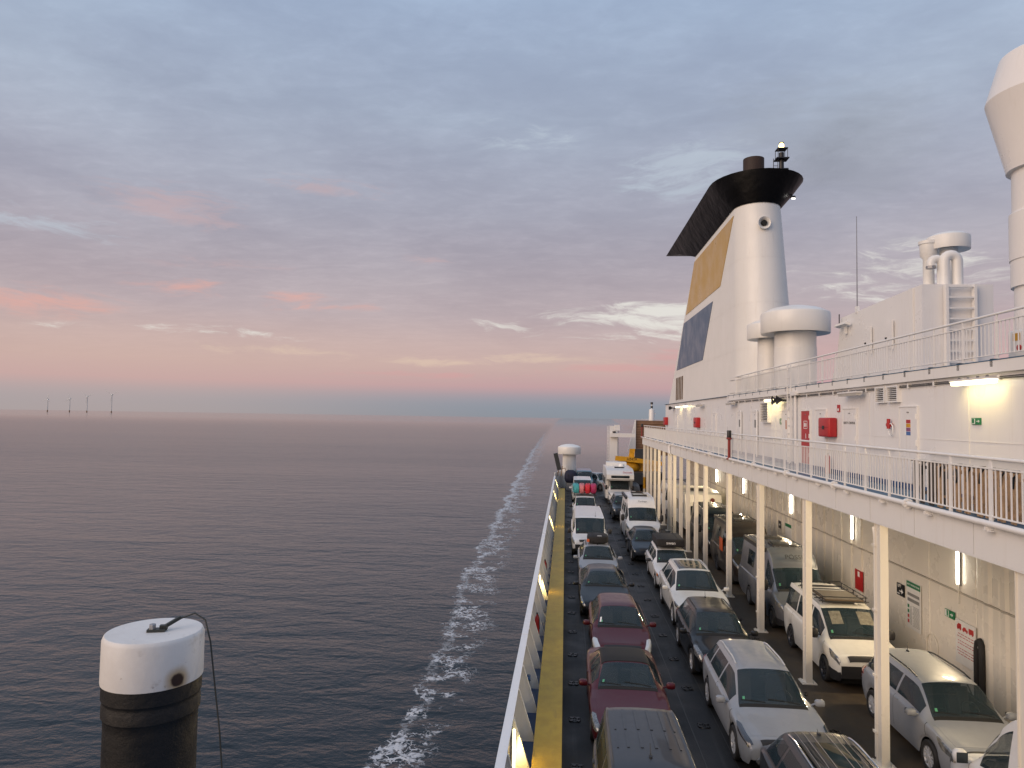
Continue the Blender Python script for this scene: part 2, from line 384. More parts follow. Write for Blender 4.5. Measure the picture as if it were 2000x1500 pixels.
    def build(s, name, mat, parent=None, smooth=False, loc=None):
        o = bpy.data.objects.new(name, s.mesh(name, mat, smooth)); COL.objects.link(o)
        if parent: o.parent = parent
        if loc: o.location = loc
        return o
def inst(name, me, parent=None, loc=(0, 0, 0), rot=(0, 0, 0), scale=None):
    o = bpy.data.objects.new(name, me); COL.objects.link(o); o.parent = parent; o.location = loc; o.rotation_euler = rot
    if scale: o.scale = scale
    return o
def thing(name, label, cat, loc=(0, 0, 0), rz=0, group=None):
    o = bpy.data.objects.new(name, None); o.empty_display_size = .2; COL.objects.link(o)
    o.location = loc; o.rotation_euler = (0, 0, rz); return tag(o, label, cat, group)
def tag(o, label, cat, group=None):
    o['label'] = label; o['category'] = cat
    if group: o['group'] = group
    return o
def structure(o): o['kind'] = 'structure'; return o
def stuff(o): o['kind'] = 'stuff'; return o
def lettering(txt, size, M, mat, parent, name='lettering', depth=.002):
    cu = bpy.data.curves.new(name, 'FONT'); cu.body = txt; cu.size = size; cu.align_x = 'CENTER'; cu.align_y = 'CENTER'; cu.extrude = depth
    tmp = bpy.data.objects.new(name, cu); COL.objects.link(tmp)
    me = bpy.data.meshes.new_from_object(tmp.evaluated_get(bpy.context.evaluated_depsgraph_get())); bpy.data.objects.remove(tmp); bpy.data.curves.remove(cu)
    me.materials.clear(); me.materials.append(mat); o = bpy.data.objects.new(name, me); COL.objects.link(o); o.parent = parent; o.matrix_local = M; return o
# text matrices: facing -X (reading direction is towards the camera, -Y ... so right of text is nearer) and facing -Y
def M_negx(x, y, z): return Matrix(((0, 0, -1, x), (-1, 0, 0, y), (0, 1, 0, z), (0, 0, 0, 1)))
def M_negy(x, y, z, tilt=0): return Matrix.Translation((x, y, z)) @ Matrix.Rotation(pi / 2 - tilt, 4, 'X')

exec_order = []
# ================================================================== SETTING
# sea: one sheet to the horizon
sea = MB().add([(-70000, -3000, SEA), (70000, -3000, SEA), (70000, 90000, SEA), (-70000, 90000, SEA)], [(0, 1, 2, 3)]).build('sea', SEAM_); structure(sea)
# hull below the deck
hull = MB()
hp = [(-1.08, -20), (24, -20), (24, 84), (20, 90), (3, 90), (1.2, 82), (-1.08, 73)]
hull.prism(hp, 'z', SEA - 2, -.30)
structure(hull.build('ferry_hull', BLUE))
dk = MB().prism([(-1.05, -15), (23.9, -15), (23.9, 84), (19.9, 89.9), (3.05, 89.9), (1.25, 82), (-1.05, 72.9)], 'z', -.28, 0).build('car_deck', DECK); structure(dk)
# lashing sockets set in the deck: a raised ring with clover slots
sm = MB()
for k in range(4):
    t = pi / 4 + k * pi / 2
    sm.box(-.035, .035, .05, .16, .0, .028, M=Matrix.Rotation(t, 4, 'Z'))
sm.lathe((0, 0, 0), [(.15, 0), (.14, .02), (.115, .024), (.10, .006), (.0, .006)], 14)
socket = sm.mesh('lashing_socket', plain('socket_steel', (.022, .020, .019), .35, .5), 50)
for X in (.32, 3.37, 6.42, 9.6):
    for k in range(-3, 26):
        Y = 17.62 + 2.36 * k
        if X > 9 and k > 3: continue
        inst('lashing_socket', socket, dk, (X + random.uniform(-.02, .02), Y, .002), (0, 0, random.uniform(-.2, .2)))
for X in (.72, 3.05, 3.72):
    mb = MB().box(X - .012, X + .012, 8, 86, .001, .007).build('weld_seam', plain('weld_steel', (.05, .048, .045), .5, .3), dk)

# ---- bulwark on the left
bul = thing('bulwark', 'white steel bulwark with a flat top rail and slanted brackets along the left deck edge', 'bulwark')
BT = 1.42
MB().box(-1.06, -1.03, -15, 72.2, -.28, BT - .012).build('side_plate', WHITE, bul)
tp = MB()
for y0, y1 in ((-15, 19.5), (19.53, 72.25)): tp.box(-1.12, -.95, y0, y1, BT - .01, BT + .012)
tp.build('top_rail', paintwork('top_rail_paint', (.78, .78, .78), .35, .7, .6), bul)
br = MB().prism([(-1.025, BT - .014), (-.955, BT - .014), (-.60, .34), (-.60, .30), (-1.025, .30)], 'y', -.006, .006)
br.prism([(-.955, BT - .016), (-.93, BT - .03), (-.585, .33), (-.598, .30)], 'y', -.03, .03)
brm = br.mesh('bracket', paintwork('bracket_paint', (.82, .81, .78), .4, .5, .4))
y = 8.2; BRY = []
while y < 72:
    inst('bracket', brm, bul, (0, y, 0)); BRY.append(y); y += 1.5
MB().box(-1.028, -.62, -15, 72, .005, .06).build('gutter', BLUE, bul)
MB().box(-1.029, -1.02, -15, 72, .06, .36).build('lower_band', BLUE, bul)
# inward turn of the bulwark at the stern, with a bent rail
tt = MB(); pth = [(-1.04, 72.25), (-.6, 75.2), (.15, 77.0), (.9, 78.2)]
for (x0, y0), (x1, y1) in zip(pth, pth[1:]):
    dx, dy = x1 - x0, y1 - y0; l = sqrt(dx * dx + dy * dy); nx, ny = dy / l * .02, -dx / l * .02
    tt.prism([(x0 - nx, y0 - ny), (x1 - nx, y1 - ny), (x1 + nx, y1 + ny), (x0 + nx, y0 + ny)], 'z', 0, BT + .25)
tt.build('stern_plate', WHITE, bul)
MB().tube([(x, y, BT + .3) for x, y in pth], .06, 8).build('stern_rail', WHITE, bul)
led = tag(MB().box(-.58, 0, -15, 68, .0, .62).build('kerb_ledge', LEDGE), 'long raised yellow ledge running along the deck beside the white bulwark', 'ledge')
bulb_pos = [(13.9, 'nearest the camera, at the bottom edge of the photo'), (27.3, 'beside the black saloon car'), (44.8, 'beside the long white van'), (58.5, 'beside the car carrying bright bags'), (70.3, 'farthest away, near the stern')]
for yy, where in bulb_pos:
    yb = min(BRY, key=lambda q: abs(q - yy))
    t = thing('bulwark_lamp', 'lit strip lamp on the bulwark, ' + where, 'lamp', (-.92, yb - .22, .88), 0, 'lamps along the bulwark')
    MB().box(-.075, -.03, -.06, .06, -.42, .44).build('housing', STEEL, t)
    MB().cyl((0, 0, -.38), (0, 0, .40), .028, n=10).build('tube', LAMPW, t, True)
    ld = bpy.data.lights.new('strip_light', 'AREA'); ld.shape = 'RECTANGLE'; ld.size = .1; ld.size_y = .8; ld.energy = 8; ld.color = (1, .72, .22)
    lo = bpy.data.objects.new('strip_light', ld); COL.objects.link(lo); lo.parent = t; lo.location = (.05, .06, 0); lo.rotation_euler = Vector((-.85, -.30, .28)).to_track_quat('Z', 'Y').to_euler()
# items hung inside the bulwark
def ext(y, label, mat):
    t = thing('fire_extinguisher', label, 'extinguisher', (-.82, y, .5), 0, 'cylinders hung on the bulwark')
    MB().lathe((0, 0, 0), [(.06, 0), (.075, .03), (.075, .5), (.05, .58), (.025, .6), (.025, .66), (0, .66)], 16).build('cylinder', mat, t, True)
    MB().box(-.03, .03, -.08, .03, .66, .69).build('handle', BLACK, t)
    MB().tube([(.02, -.05, .66), (.07, -.08, .55), (.08, -.06, .2)], .012, 6).build('hose', BLACK, t, True)
ext(22.6, 'red fire extinguisher with black hose hung on the bulwark beside the red hatchback', RED)
ext(31.0, 'small red fire extinguisher on the bulwark beside the silver car with a roof bag', RED)
t = thing('fender_hose', 'blue hose roll tucked upright between bulwark brackets near the convertible', 'hose', (-.84, 17.6, .45))
MB().tube([(0, 0, -.1), (0, 0, .5), (.02, -.05, .58), (.03, -.12, .5)], .05, 10).build('hose', plain('blue_hose', (.012, .06, .16), .5), t, True)
MB().cyl((.02, -.05, .56), (.02, -.05, .62), .03, n=10).build('clamp', STEEL, t)

# ================================================================== VEHICLES
def pchip(pts):
    q = []
    for p in pts:
        if not q or p[0] > q[-1][0] + 1e-6: q.append(p)
    pts = q
    xs = [p[0] for p in pts]; ys = [p[1] for p in pts]; n = len(xs)
    h = [xs[i + 1] - xs[i] for i in range(n - 1)]; dl = [(ys[i + 1] - ys[i]) / h[i] for i in range(n - 1)]
    m = [dl[0]] + [0 if dl[i - 1] * dl[i] <= 1e-12 else 2 * dl[i - 1] * dl[i] / (dl[i - 1] + dl[i]) for i in range(1, n - 1)] + [dl[-1]]
    def f(x):
        if x <= xs[0]: return ys[0]
        if x >= xs[-1]: return ys[-1]
        i = 0
        while xs[i + 1] < x: i += 1
        t = (x - xs[i]) / h[i]
        return (2 * t ** 3 - 3 * t * t + 1) * ys[i] + (t ** 3 - 2 * t * t + t) * h[i] * m[i] + (-2 * t ** 3 + 3 * t * t) * ys[i + 1] + (t ** 3 - t * t) * h[i] * m[i + 1]
    return f
def lerpf(pts):
    def f(x):
        if x <= pts[0][0]: return pts[0][1]
        for (a, p), (b, q) in zip(pts, pts[1:]):
            if x <= b: return p + (q - p) * (x - a) / (b - a)
        return pts[-1][1]
    return f
def tyre_mesh():
    return MB().lathe((0, 0, 0), [(.62, -.30), (.80, -.34), (.94, -.33), (1., -.24), (1., .24), (.94, .33), (.80, .34), (.64, .30), (.62, .1), (.0, .1)], 28, 'x', False).mesh('tyre', RUBBER, 40)
def rim_mesh(n, mat, wd=.11, steel=False):
    m = MB().lathe((0, 0, 0), [(.66, -.26), (.69, -.30), (.65, -.31), (.60, -.25), (.58, -.12), (.58, .05), (.0, .05)], 28, 'x', False)
    for k in range(n):
        t = 2 * pi * k / n
        m.box(-.29, -.22, -wd / 2, wd / 2, .1, .62, M=Matrix.Rotation(t, 4, 'X'))
    m.lathe((0, 0, 0), [(0, -.31), (.12, -.31), (.17, -.27), (.17, -.2)], 14, 'x')
    return m.mesh('rim', mat, 40)
TYRE = tyre_mesh()
RIMS = {'ten': rim_mesh(10, ALLOY, .12), 'five': rim_mesh(5, ALLOY, .2), 'dark': rim_mesh(7, DKALLOY, .12), 'steel': rim_mesh(9, plain('steel_wheel', (.20, .20, .21), .45, .5), .2), 'many': rim_mesh(14, ALLOY, .07)}
def wheels(t, W, r, ys, rim):
    for s in (-1, 1):
        for y in ys:
            o = inst('wheel', TYRE, t, (s * (W / 2 - .015 - .3 * r), y, r), (0, 0, 0 if s < 0 else pi), (r * .9, r, r))
            inst('rim', RIMS[rim], o)
def superell(mb, c, rx, ry, rz, n=10, m=7, e=.6):
    vs = []; fs = []
    sg = lambda v: (abs(v) ** e) * (1 if v >= 0 else -1)
    for j in range(m + 1):
        p = -pi / 2 + pi * j / m
        for i in range(n):
            q = 2 * pi * i / n
            vs.append((c[0] + rx * sg(cos(p)) * sg(cos(q)), c[1] + ry * sg(cos(p)) * sg(sin(q)), c[2] + rz * sg(sin(p))))
    for j in range(m):
        for i in range(n): fs.append((j * n + i, j * n + (i + 1) % n, (j + 1) * n + (i + 1) % n, (j + 1) * n + i))
    return mb.add(vs, fs)

class Car:
    """lofted vehicle; local y runs from the front bumper (0) to the rear (L), z up"""
    def __init__(s, name, label, cat, X, Y, L, W, cowl, rf, rr, tail, nose=.62, hood=.78, belt=(.92, .98), wr=.60, sill=.24, rz=0,
                 paint=None, r=.33, axles=(.88, None), rim='ten', roofmat=None, group='vehicles parked on the car deck', flat=0., taper=(.83, .85), crown=.035, front_h=None, bump_rear=None, edge=.1):
        s.t = thing(name, label, cat, (X, Y, 0), rz, group); s.L, s.W = L, W; s.paint = paint; s.p = dict(cowl=cowl, rf=rf, rr=rr, tail=tail)
        hw = W / 2; cy, cz = cowl; H = max(rf[1], rr[1]) + .02
        s.H = H; s.cowl = cowl; s.rf = rf; s.rr = rr; s.tail = tail; s.r = r
        ax = (axles[0], axles[1] if axles[1] else L - .85); s.ax = ax
        mid = (rf[0] + rr[0]) / 2
        top = [(0, nose), (.05, nose + (hood - nose) * .62), (.14, hood - .02), (.28, hood), (cy - .02, cz - .012), (cy, cz)]
        s.zt_h = pchip(top)
        s.zt_r = pchip([(rf[0], rf[1]), (rf[0] + .25, rf[1] + .035), (mid, H), (rr[0] - .2, rr[1] + .02), (rr[0], rr[1])])
        ty, tz = tail
        s.zt_t = pchip([(ty, tz), (ty + (L - ty) * .5, tz - .03), (L - .05, min(tz - .05, bump_rear or tz - .12)), (L, (bump_rear or tz - .22) - .06)]) if L - ty > .02 else (lambda y: tz)
        def zt(y):
            if y <= cy: return s.zt_h(y)
            if y < rf[0]: k = (y - cy) / (rf[0] - cy); return cz + (rf[1] - cz) * k + .05 * sin(pi * k) * (1 - flat)
            if y <= rr[0]: return s.zt_r(y)
            if y < ty: k = (y - rr[0]) / (ty - rr[0]); return rr[1] + (tz - rr[1]) * k + .05 * sin(pi * k) * (1 - flat)
            return s.zt_t(y)
        s.zt = zt
        b0, b1 = belt
        zbl = lerpf([(0, nose - .05), (.1, hood - .10), (cy * .6, cz - .13), (cy + .15, b0), (L - .5, b1), (L, b1 - .06)])
        s.zb = lambda y: min(zbl(y), zt(y) - .012)
        s.wb = pchip([(0, hw * taper[0]), (.12, hw * (taper[0] * .4 + .575)), (.42, hw * .965), (1.0, hw * .995), (L * .5, hw), (L - .9, hw * .985), (L - .25, hw * .94), (L, hw * taper[1])])
        wrl = lerpf([(0, .72), (cy - .1, .80), (cy, .80), (rf[0], wr / hw * 1.0), (rr[0], wr / hw * .99), (ty, .76), (L, .74)])
        s.wr = lambda y: s.wb(y) * min(wrl(y), .9)
        def zs(y):
            z = sill + (.10 if y < .06 else 0) + max(0, (y - (L - .5))) * .25 + max(0, .35 - y) * .22
            for a in ax:
                R = r * 1.16
                if abs(y - a) < R: z = max(z, r + sqrt(R * R - (y - a) ** 2))
            return z
        s.zs = zs; s.crown = crown; s.edge = edge
        ys = {0, .02, .05, .09, .14, .2, .28, .36, cy - .04, cy, cy + .02, rf[0] - .02, rf[0], rf[0] + .06, rr[0] - .06, rr[0], rr[0] + .02, ty, L - .05, L - .02, L}
        for i in range(30): ys.add(i * L / 29)
        for a in ax:
            for i in range(-9, 10): ys.add(a + r * 1.16 * sin(i / 9 * pi / 2))
        ys = sorted(v for v in ys if 0 <= v <= L); q = [ys[0]]
        for v in ys[1:]:
            if v - q[-1] > .008: q.append(v)
        s.stations = q
    def ctrl(s, y):
        wb, wr, zb, zt, zs = s.wb(y), s.wr(y), s.zb(y), s.zt(y), s.zs(y)
        zs = min(zs, zb - .02); h = zb - zs; g = zt - zb
        e = min(s.edge, g * .45)
        return [(wb * .95, zs), (wb * .99, zs + .30 * h), (wb, zs + .66 * h), (wb * .985, zb - min(.02, h * .1)), (wb * .985 - min(.035, wb * .05) - max(0, (wb - wr) * .02), zb + min(.012, g * .3)),
                (wr, zt - e), (wr - min(.10, wr * .16), zt - e * .34), (wr * .5, zt - e * .08), (0, zt)]
    def S(s, y, c):
        P = s.ctrl(y); sg = 1
        if c > 8: c = 16 - c; sg = -1
        i = min(int(c), 7); t = c - i
        a = P[i - 1] if i else (2 * P[0][0] - P[1][0], 2 * P[0][1] - P[1][1]); b, d = P[i], P[i + 1]; e = P[i + 2] if i < 7 else (-P[7][0], P[7][1])
        if i == 4 or i == 3: t2 = t; x = b[0] + (d[0] - b[0]) * t + .012 * sin(pi * t) * (i == 4); z = b[1] + (d[1] - b[1]) * t
        else:
            f = lambda p0, p1, p2, p3: .5 * (2 * p1 + (p2 - p0) * t + (2 * p0 - 5 * p1 + 4 * p2 - p3) * t * t + (3 * p1 - p0 - 3 * p2 + p3) * t ** 3)
            x = f(a[0], b[0], d[0], e[0]); z = f(a[1], b[1], d[1], e[1])
        return Vector((sg * x, y, z))
    def Nn(s, y, c):
        e = .01; a = s.S(min(y + e, s.L), c) - s.S(max(y - e, 0), c); b = s.S(y, min(c + .03, 16)) - s.S(y, max(c - .03, 0))
        n = a.cross(b)
        if n.length < 1e-9: return Vector((0, 0, 1))
        n.normalize(); p = s.S(y, c)
        if n.dot(p - Vector((0, s.L / 2 if 0.6 < y < s.L - .6 else (.6 if y < .6 else s.L - .6), .55))) < 0: n = -n
        return n
    def body(s, ys, holes=()):
        cs = {i * 16 / 64 for i in range(65)}
        for a, b, c, d in holes: cs |= {c, d}; ys = ys + [a, b]
        cs = sorted(cs); t = sorted(ys); ys = t[:1]
        for y in t[1:]:
            if y - ys[-1] > 1e-5: ys.append(y)
        n = len(cs); vs = [s.S(y, c) for y in ys for c in cs]; fs = []
        for j in range(len(ys) - 1):
            for i in range(n - 1):
                ym, cm = (ys[j] + ys[j + 1]) / 2, (cs[i] + cs[i + 1]) / 2
                if any(a < ym < b and c < cm < d for a, b, c, d in holes): continue
                fs.append((j * n + i, j * n + i + 1, (j + 1) * n + i + 1, (j + 1) * n + i))
        fs.append(tuple(range(n))); fs.append(tuple(range((len(ys) - 1) * n, len(ys) * n))[::-1])
        s.bodyo = MB().add(vs, fs).build('body', s.paint, s.t, 38)
        MB().box(-s.W / 2 + .26, s.W / 2 - .26, .30, s.L - .25, .16, .52).build('underbody', SEAM, s.t)
    def belt_mid(s): return s.zb(s.L / 2)
    def patch(s, name, mat, y0, y1, c0, c1, off=.005, ny=8, nc=8, both=False, parent=None, base=-.004, smooth=True):
        r = []
        for side in ((0, 1) if both else (0,)):
            vs = []; fs = []; A = ny + 1; B = nc + 1
            for layer in (off, base):
                for j in range(A):
                    for i in range(B):
                        c = c0 + (c1 - c0) * i / nc; a = y0(c) if callable(y0) else y0; b = y1(c) if callable(y1) else y1
                        y = a + (b - a) * j / ny; cc = 16 - c if side else c
                        vs.append(s.S(y, cc) + s.Nn(y, cc) * layer)
            q = A * B
            for j in range(ny):
                for i in range(nc): fs.append((j * B + i, j * B + i + 1, (j + 1) * B + i + 1, (j + 1) * B + i))
            rim = [j * B for j in range(A)] + [(A - 1) * B + i for i in range(1, B)] + [j * B + B - 1 for j in range(A - 2, -1, -1)] + [i for i in range(B - 2, 0, -1)]
            for k in range(len(rim)):
                a, b = rim[k], rim[(k + 1) % len(rim)]; fs.append((a, b, b + q, a + q))
            r.append(MB().add(vs, fs).build(name, mat, parent or s.t, 35 if smooth else False))
        return r
    def finish(s, glass=True, pillars=None, doors=None, head=(.03, .55, 2.3, 4.35), rim='ten', side_front=.28, roof_rail=None, mirror=None, plate=True, wiper=True, cladding=None, rearglass=True, grille=(.0, .05),
               black_bumper=False, bonnet=True, band=.085, sidec=(4.14, 4.92), wsc=(5.22, 10.78), sideend=None, stickers=True, gap=True, handles=True, headmat=None):
        cy, rf, rr, ty, L, t = s.cowl[0], s.rf[0], s.rr[0], s.tail[0], s.L, s.t
        pil = pillars if pillars is not None else [cy + (rr - cy) * .52]
        e = sideend if sideend is not None else (rr + ty) / 2 - .05
        a = cy + side_front; edges = [a] + [v for p in pil for v in (p - .045, p + .045)] + [e]
        holes = [(cy + .03, rf - .02, wsc[0], wsc[1])]
        for i in range(0, len(edges), 2): holes += [(edges[i], edges[i + 1], sidec[0], sidec[1]), (edges[i], edges[i + 1], 16 - sidec[1], 16 - sidec[0])]
        rg_ = rearglass and ty - rr > .04
        if rg_: holes.append((rr + .03, ty - .02, 5.3, 10.7))
        s.body(s.stations, holes)
        # cabin: dashboard, seats, steering wheel
        cz, hw = s.cowl[1], s.W / 2; sy = max(rf + .30, cy + .95); sz = cz - .42; top = min(s.zt(sy + .3) - .14, sz + .98)
        MB().prism([(cy + .02, cz - .40), (cy + .02, cz - .07), (cy + .34, cz - .035), (cy + .48, cz - .12), (cy + .48, cz - .40)], 'x', -hw * .80, hw * .80).build('dashboard', TRIM, t)
        for x in (-hw * .42, hw * .42):
            m = MB(); m.rbox(x - .23, x + .23, sy - .45, sy + .1, sz - .22, sz, .06); rotbox(m, (x, sy + .12, (sz + top - .2) / 2), .44, .13, top - .2 - sz + .1, -.18); m.build('seat', TRIM, t)
            m = MB(); superell(m, (x, sy + .22, top - .10), .13, .06, .10, 8, 6); m.build('headrest', TRIM, t, True)
        if len(pil) and rr - sy > 1.0: MB().rbox(-hw * .72, hw * .72, sy + .85, sy + 1.05, sz - .1, top - .15, .06).build('rear_seat', TRIM, t)
        m = MB(); p_ = Vector((hw * .42, cy + .62, cz - .06)); m.tube([p_ + Vector((.18 * cos(q), .09 * sin(q), .16 * sin(q))) for q in [i * pi / 8 for i in range(17)]], .016, 6); m.build('steering_wheel', SEAM, t, True)
        p_ = s.S(rf - .10, 8); MB().box(-.11, .11, p_.y + .02, p_.y + .05, p_.z - .16, p_.z - .10).build('interior_mirror', SEAM, t)
        wheels(t, s.W, s.r, s.ax, rim)
        s.patch('windscreen', CLEAR, cy + .03, rf - .02, wsc[0], wsc[1], .006, 8, 20)
        if wiper:
            m = MB()
            for k, (c0, c1) in enumerate(((6.3, 8.2), (8.4, 10.2))):
                pts = [s.S(cy + .05 + .06 * q, c0 + (c1 - c0) * q) + Vector((0, -.012, .014)) for q in (0, .25, .5, .75, 1)]
                m.tube(pts, .009, 5)
            m.build('wiper', SEAM, t)
            s.patch('scuttle', SEAM, cy - .05, cy + .028, 5.3, 10.7, .005, 2, 14)
        for i in range(0, len(edges), 2): s.patch('side_window', CLEAR, edges[i], edges[i + 1], sidec[0], sidec[1], .005, 8, 4, both=True)
        if rearglass and ty - rr > .04: s.patch('rear_window', CLEAR, rr + .03, ty - .02, 5.3, 10.7, .005, 5, 14)
        dr = doors if doors is not None else [(cy - .05, pil[0]), (pil[0] + .012, s.ax[1] - s.r * .55)]
        for d0, d1 in dr: s.patch('door', s.paint, d0, d1, .55, 4.0, .004, 8, 10, both=True, base=-.002)
        if gap:
            m = []
            for d0, d1 in dr:
                for q in (d0 - .006, d1 + .006): s.patch('door_seam', SEAM, q - .006, q + .006, .5, 4.02, .003, 1, 10, both=True)
        if handles:
            for d0, d1 in dr:
                for sd in (-1, 1):
                    p = s.S(d1 - .16, 3.05 if sd > 0 else 12.95); hb = MB(); superell(hb, (p.x + sd * .014, p.y, p.z), .014, .09, .016, 8, 5); hb.build('door_handle', s.paint, t, True)
        if bonnet and cy > .6: s.patch('bonnet', s.paint, lambda c: .17 + .012 * (8 - c) ** 2 * .35, cy - .06, 4.75, 11.25, .004, 8, 16, base=-.002)
        if head: s.patch('headlight', headmat or LENS, head[0], lambda c: head[1] * (.45 + .55 * sin(pi * (.15 + .6 * (c - head[2]) / (head[3] - head[2])))), head[2], head[3], .016, 12, 8, both=True)
        if band: s.patch('grille_band', PLASTIC, .012, band, 5.3, 10.7, .012, 3, 14)
        if grille: MB().box(-s.wb(0) * .62, s.wb(0) * .62, -.012, .03, s.zs(0) + .10, s.zt(0) - .16).build('grille', PLASTIC, t)
        if black_bumper: s.patch('front_bumper', PLASTIC, 0.0, s.ax[0] - s.r * 1.2, .0, black_bumper, .012, 8, 5, both=True); MB().box(-s.wb(0) * .98, s.wb(0) * .98, -.03, .02, s.zs(0) - .02, s.zs(0) + .30).build('front_bumper', PLASTIC, t)
        if plate: MB().box(-.26, .26, -.03, -.012, s.zs(0) + .05, s.zs(0) + .16).build('number_plate', PLATE, t)
        if cladding: s.patch('sill_trim', cladding, s.ax[0] + s.r * 1.2, s.ax[1] - s.r * 1.2, 0.0, .62, .01, 8, 3, both=True)
        mr = mirror or dict()
        if mr is not False:
            my, mz = cy + mr.get('dy', .30), s.zb(cy + .3) + mr.get('dz', .07); mm = mr.get('mat', s.paint); sz = mr.get('s', (.11, .075, .075))
            for sd in (-1, 1):
                px = s.wb(my) * .985
                m = MB(); superell(m, (sd * (px + .03 + sz[0]), my - .03, mz), sz[0], sz[1], sz[2], 10, 6); m.tube([(sd * (px - .05), my, mz - .07), (sd * (px + .08), my, mz - .02)], .022, 6)
                o = m.build('side_mirror', mm, t, True)
                MB().box(sd * (px + .03 + sz[0]) - sz[0] * .8, sd * (px + .03 + sz[0]) + sz[0] * .8, my - .03 + sz[1] - .004, my - .03 + sz[1] + .004, mz - sz[2] * .75, mz + sz[2] * .75).build('mirror_glass', GLASS, o)
        if roof_rail:
            for sd in (0, 1):
                pts = []
                y0, y1 = rf + .25, rr - .15
                for k in range(9):
                    q = k / 8; y = y0 + (y1 - y0) * q; c = 5.55 if not sd else 10.45
                    pts.append(s.S(y, c) + Vector((0, 0, .045 * min(1, 6 * min(q, 1 - q)) + .004)))
                MB().tube(pts, .018, 6).build('roof_rail', roof_rail, t, True)
        if stickers:
            p = s.S(cy + .16, 9.7); nn = s.Nn(cy + .16, 9.7)
            s.patch('windscreen_sticker', plain('sticker_green', (.08, .3, .16), .5), cy + .1, cy + .17, 9.72, 9.95, .009, 1, 1)
        p = s.S(rf + (rf - cy) * -.12, 8); 
        return s
    def rear_lamps(s, y0=None, c=(2.4, 4.2)):
        s.patch('tail_lamp', TAILR, s.L - .32, s.L - .01, c[0], c[1], .006, 4, 4, both=True); return s
    def roof_lines(s, cs, y0, y1, mat, w=.035, off=.006, name='roof_rib'):
        for c in cs: s.patch(name, mat, y0, y1, c - w, c + w, off, 10, 2)
        return s
    def antenna(s, y, c=8, h=.3, lean=.3):
        p = s.S(y, c); m = MB(); m.cyl(p, p + Vector((0, lean * h, h)), .007, .004, 6); superell(m, (p.x, p.y, p.z + .01), .03, .06, .02, 8, 5); m.build('antenna', PLASTIC, s.t, True); return s
def rotbox(mb, c, sx, sy, sz, rx=0, ry=0, rz=0):
    M = Matrix.Translation(c) @ Matrix.Rotation(rz, 4, 'Z') @ Matrix.Rotation(ry, 4, 'Y') @ Matrix.Rotation(rx, 4, 'X')
    return mb.box(-sx / 2, sx / 2, -sy / 2, sy / 2, -sz / 2, sz / 2, M=M)

P_GREY = carpaint('dark_grey_car_paint', (.055, .057, .062), .5); P_RED = carpaint('dark_red_car_paint', (.075, .005, .011), .3); P_RED2 = carpaint('maroon_car_paint', (.070, .005, .009), .2)
P_BLACK = carpaint('black_car_paint', (.008, .009, .011), .2); P_SILV = carpaint('silver_car_paint', (.27, .285, .31), .08, .38); P_WHITE = carpaint('white_car_paint', (.66, .66, .66), 0)
P_PEARL = carpaint('pearl_white_car_paint', (.60, .60, .58), .15); P_DBLUE = carpaint('dark_blue_grey_car_paint', (.022, .028, .038), .4); P_CREAM = carpaint('cream_white_van_paint', (.68, .66, .60), 0)
P_BROWN = carpaint('dark_brown_van_paint', (.030, .023, .020), .4); P_GV = carpaint('grey_van_paint', (.20, .21, .235), .6); P_NAVY = carpaint('dark_navy_van_paint', (.014, .017, .024), .3)
P_LBLUE = carpaint('light_blue_van_paint', (.10, .26, .34), 0); P_LGREY = carpaint('pale_grey_car_paint', (.36, .39, .41), .2)
BAGBLK = plain('black_bag_fabric', (.014, .013, .014), .8, 0, 0, .3, 8)

# --- lane 1 (left)
c = Car('leisure_van', 'dark grey high-roofed leisure van with ribbed roof, last in the left lane', 'car', 1.47, 10.0, 4.4, 1.82, (1.02, 1.12), (1.62, 1.74), (4.08, 1.76), (4.32, 1.05), nose=.74, hood=.95, belt=(1.08, 1.12), wr=.70, paint=P_GREY, axles=(.9, 3.6), r=.32, edge=.08)
c.finish(pillars=[2.35, 3.45], rim='ten', plate=True).antenna(2.05, 8.05, .18, .5)
c.roof_lines([6.35, 7.0, 7.67, 8.33, 9.0, 9.65], 2.35, 2.95, P_GREY, .07, .012); c.roof_lines([6.35, 7.0, 7.67, 8.33, 9.0, 9.65], 3.05, 3.9, P_GREY, .07, .012)
c = Car('convertible_car', 'dark red convertible with a closed black fabric roof', 'car', 1.53, 15.72, 4.6, 1.82, (1.46, .98), (2.10, 1.37), (3.25, 1.34), (3.85, 1.06), nose=.60, hood=.74, belt=(.90, .96), wr=.58, paint=P_RED, axles=(.92, 3.58))
c.finish(pillars=[2.85], sideend=3.15, rearglass=False, doors=[(1.42, 2.85)])
c.patch('soft_top', plain('black_soft_top', (.012, .012, .013), .85, 0, 0, .25, 6), c.rf[0] + .03, c.tail[0] + .02, 5.0, 11.0, .014, 12, 18)
c = Car('hatchback_car', 'dark red hatchback with pale round-cornered headlights, ahead of the convertible', 'car', 1.73, 21.1, 4.2, 1.78, (1.06, .98), (1.72, 1.44), (3.45, 1.42), (3.98, 1.02), nose=.60, hood=.76, belt=(.92, .99), wr=.58, paint=P_RED2, axles=(.85, 3.4))
c.finish(head=(.03, .50, 2.3, 4.6), headmat=plain('clear_headlight', (.55, .56, .56), .1, .2, 1.)).rear_lamps()
s_ = c.patch('permit_sticker', SIGNW, 1.18, 1.32, 9.9, 10.2, .01, 2, 2)
c = Car('saloon_car', 'black saloon car with chrome-lined headlights in the left lane', 'car', 1.53, 26.05, 4.86, 1.87, (1.42, .97), (2.15, 1.37), (3.55, 1.37), (4.45, 1.0), nose=.58, hood=.74, belt=(.90, .97), wr=.57, paint=P_BLACK, axles=(.92, 3.75), r=.34)
c.finish(head=(.02, .60, 2.4, 4.0), rim='five').rear_lamps()
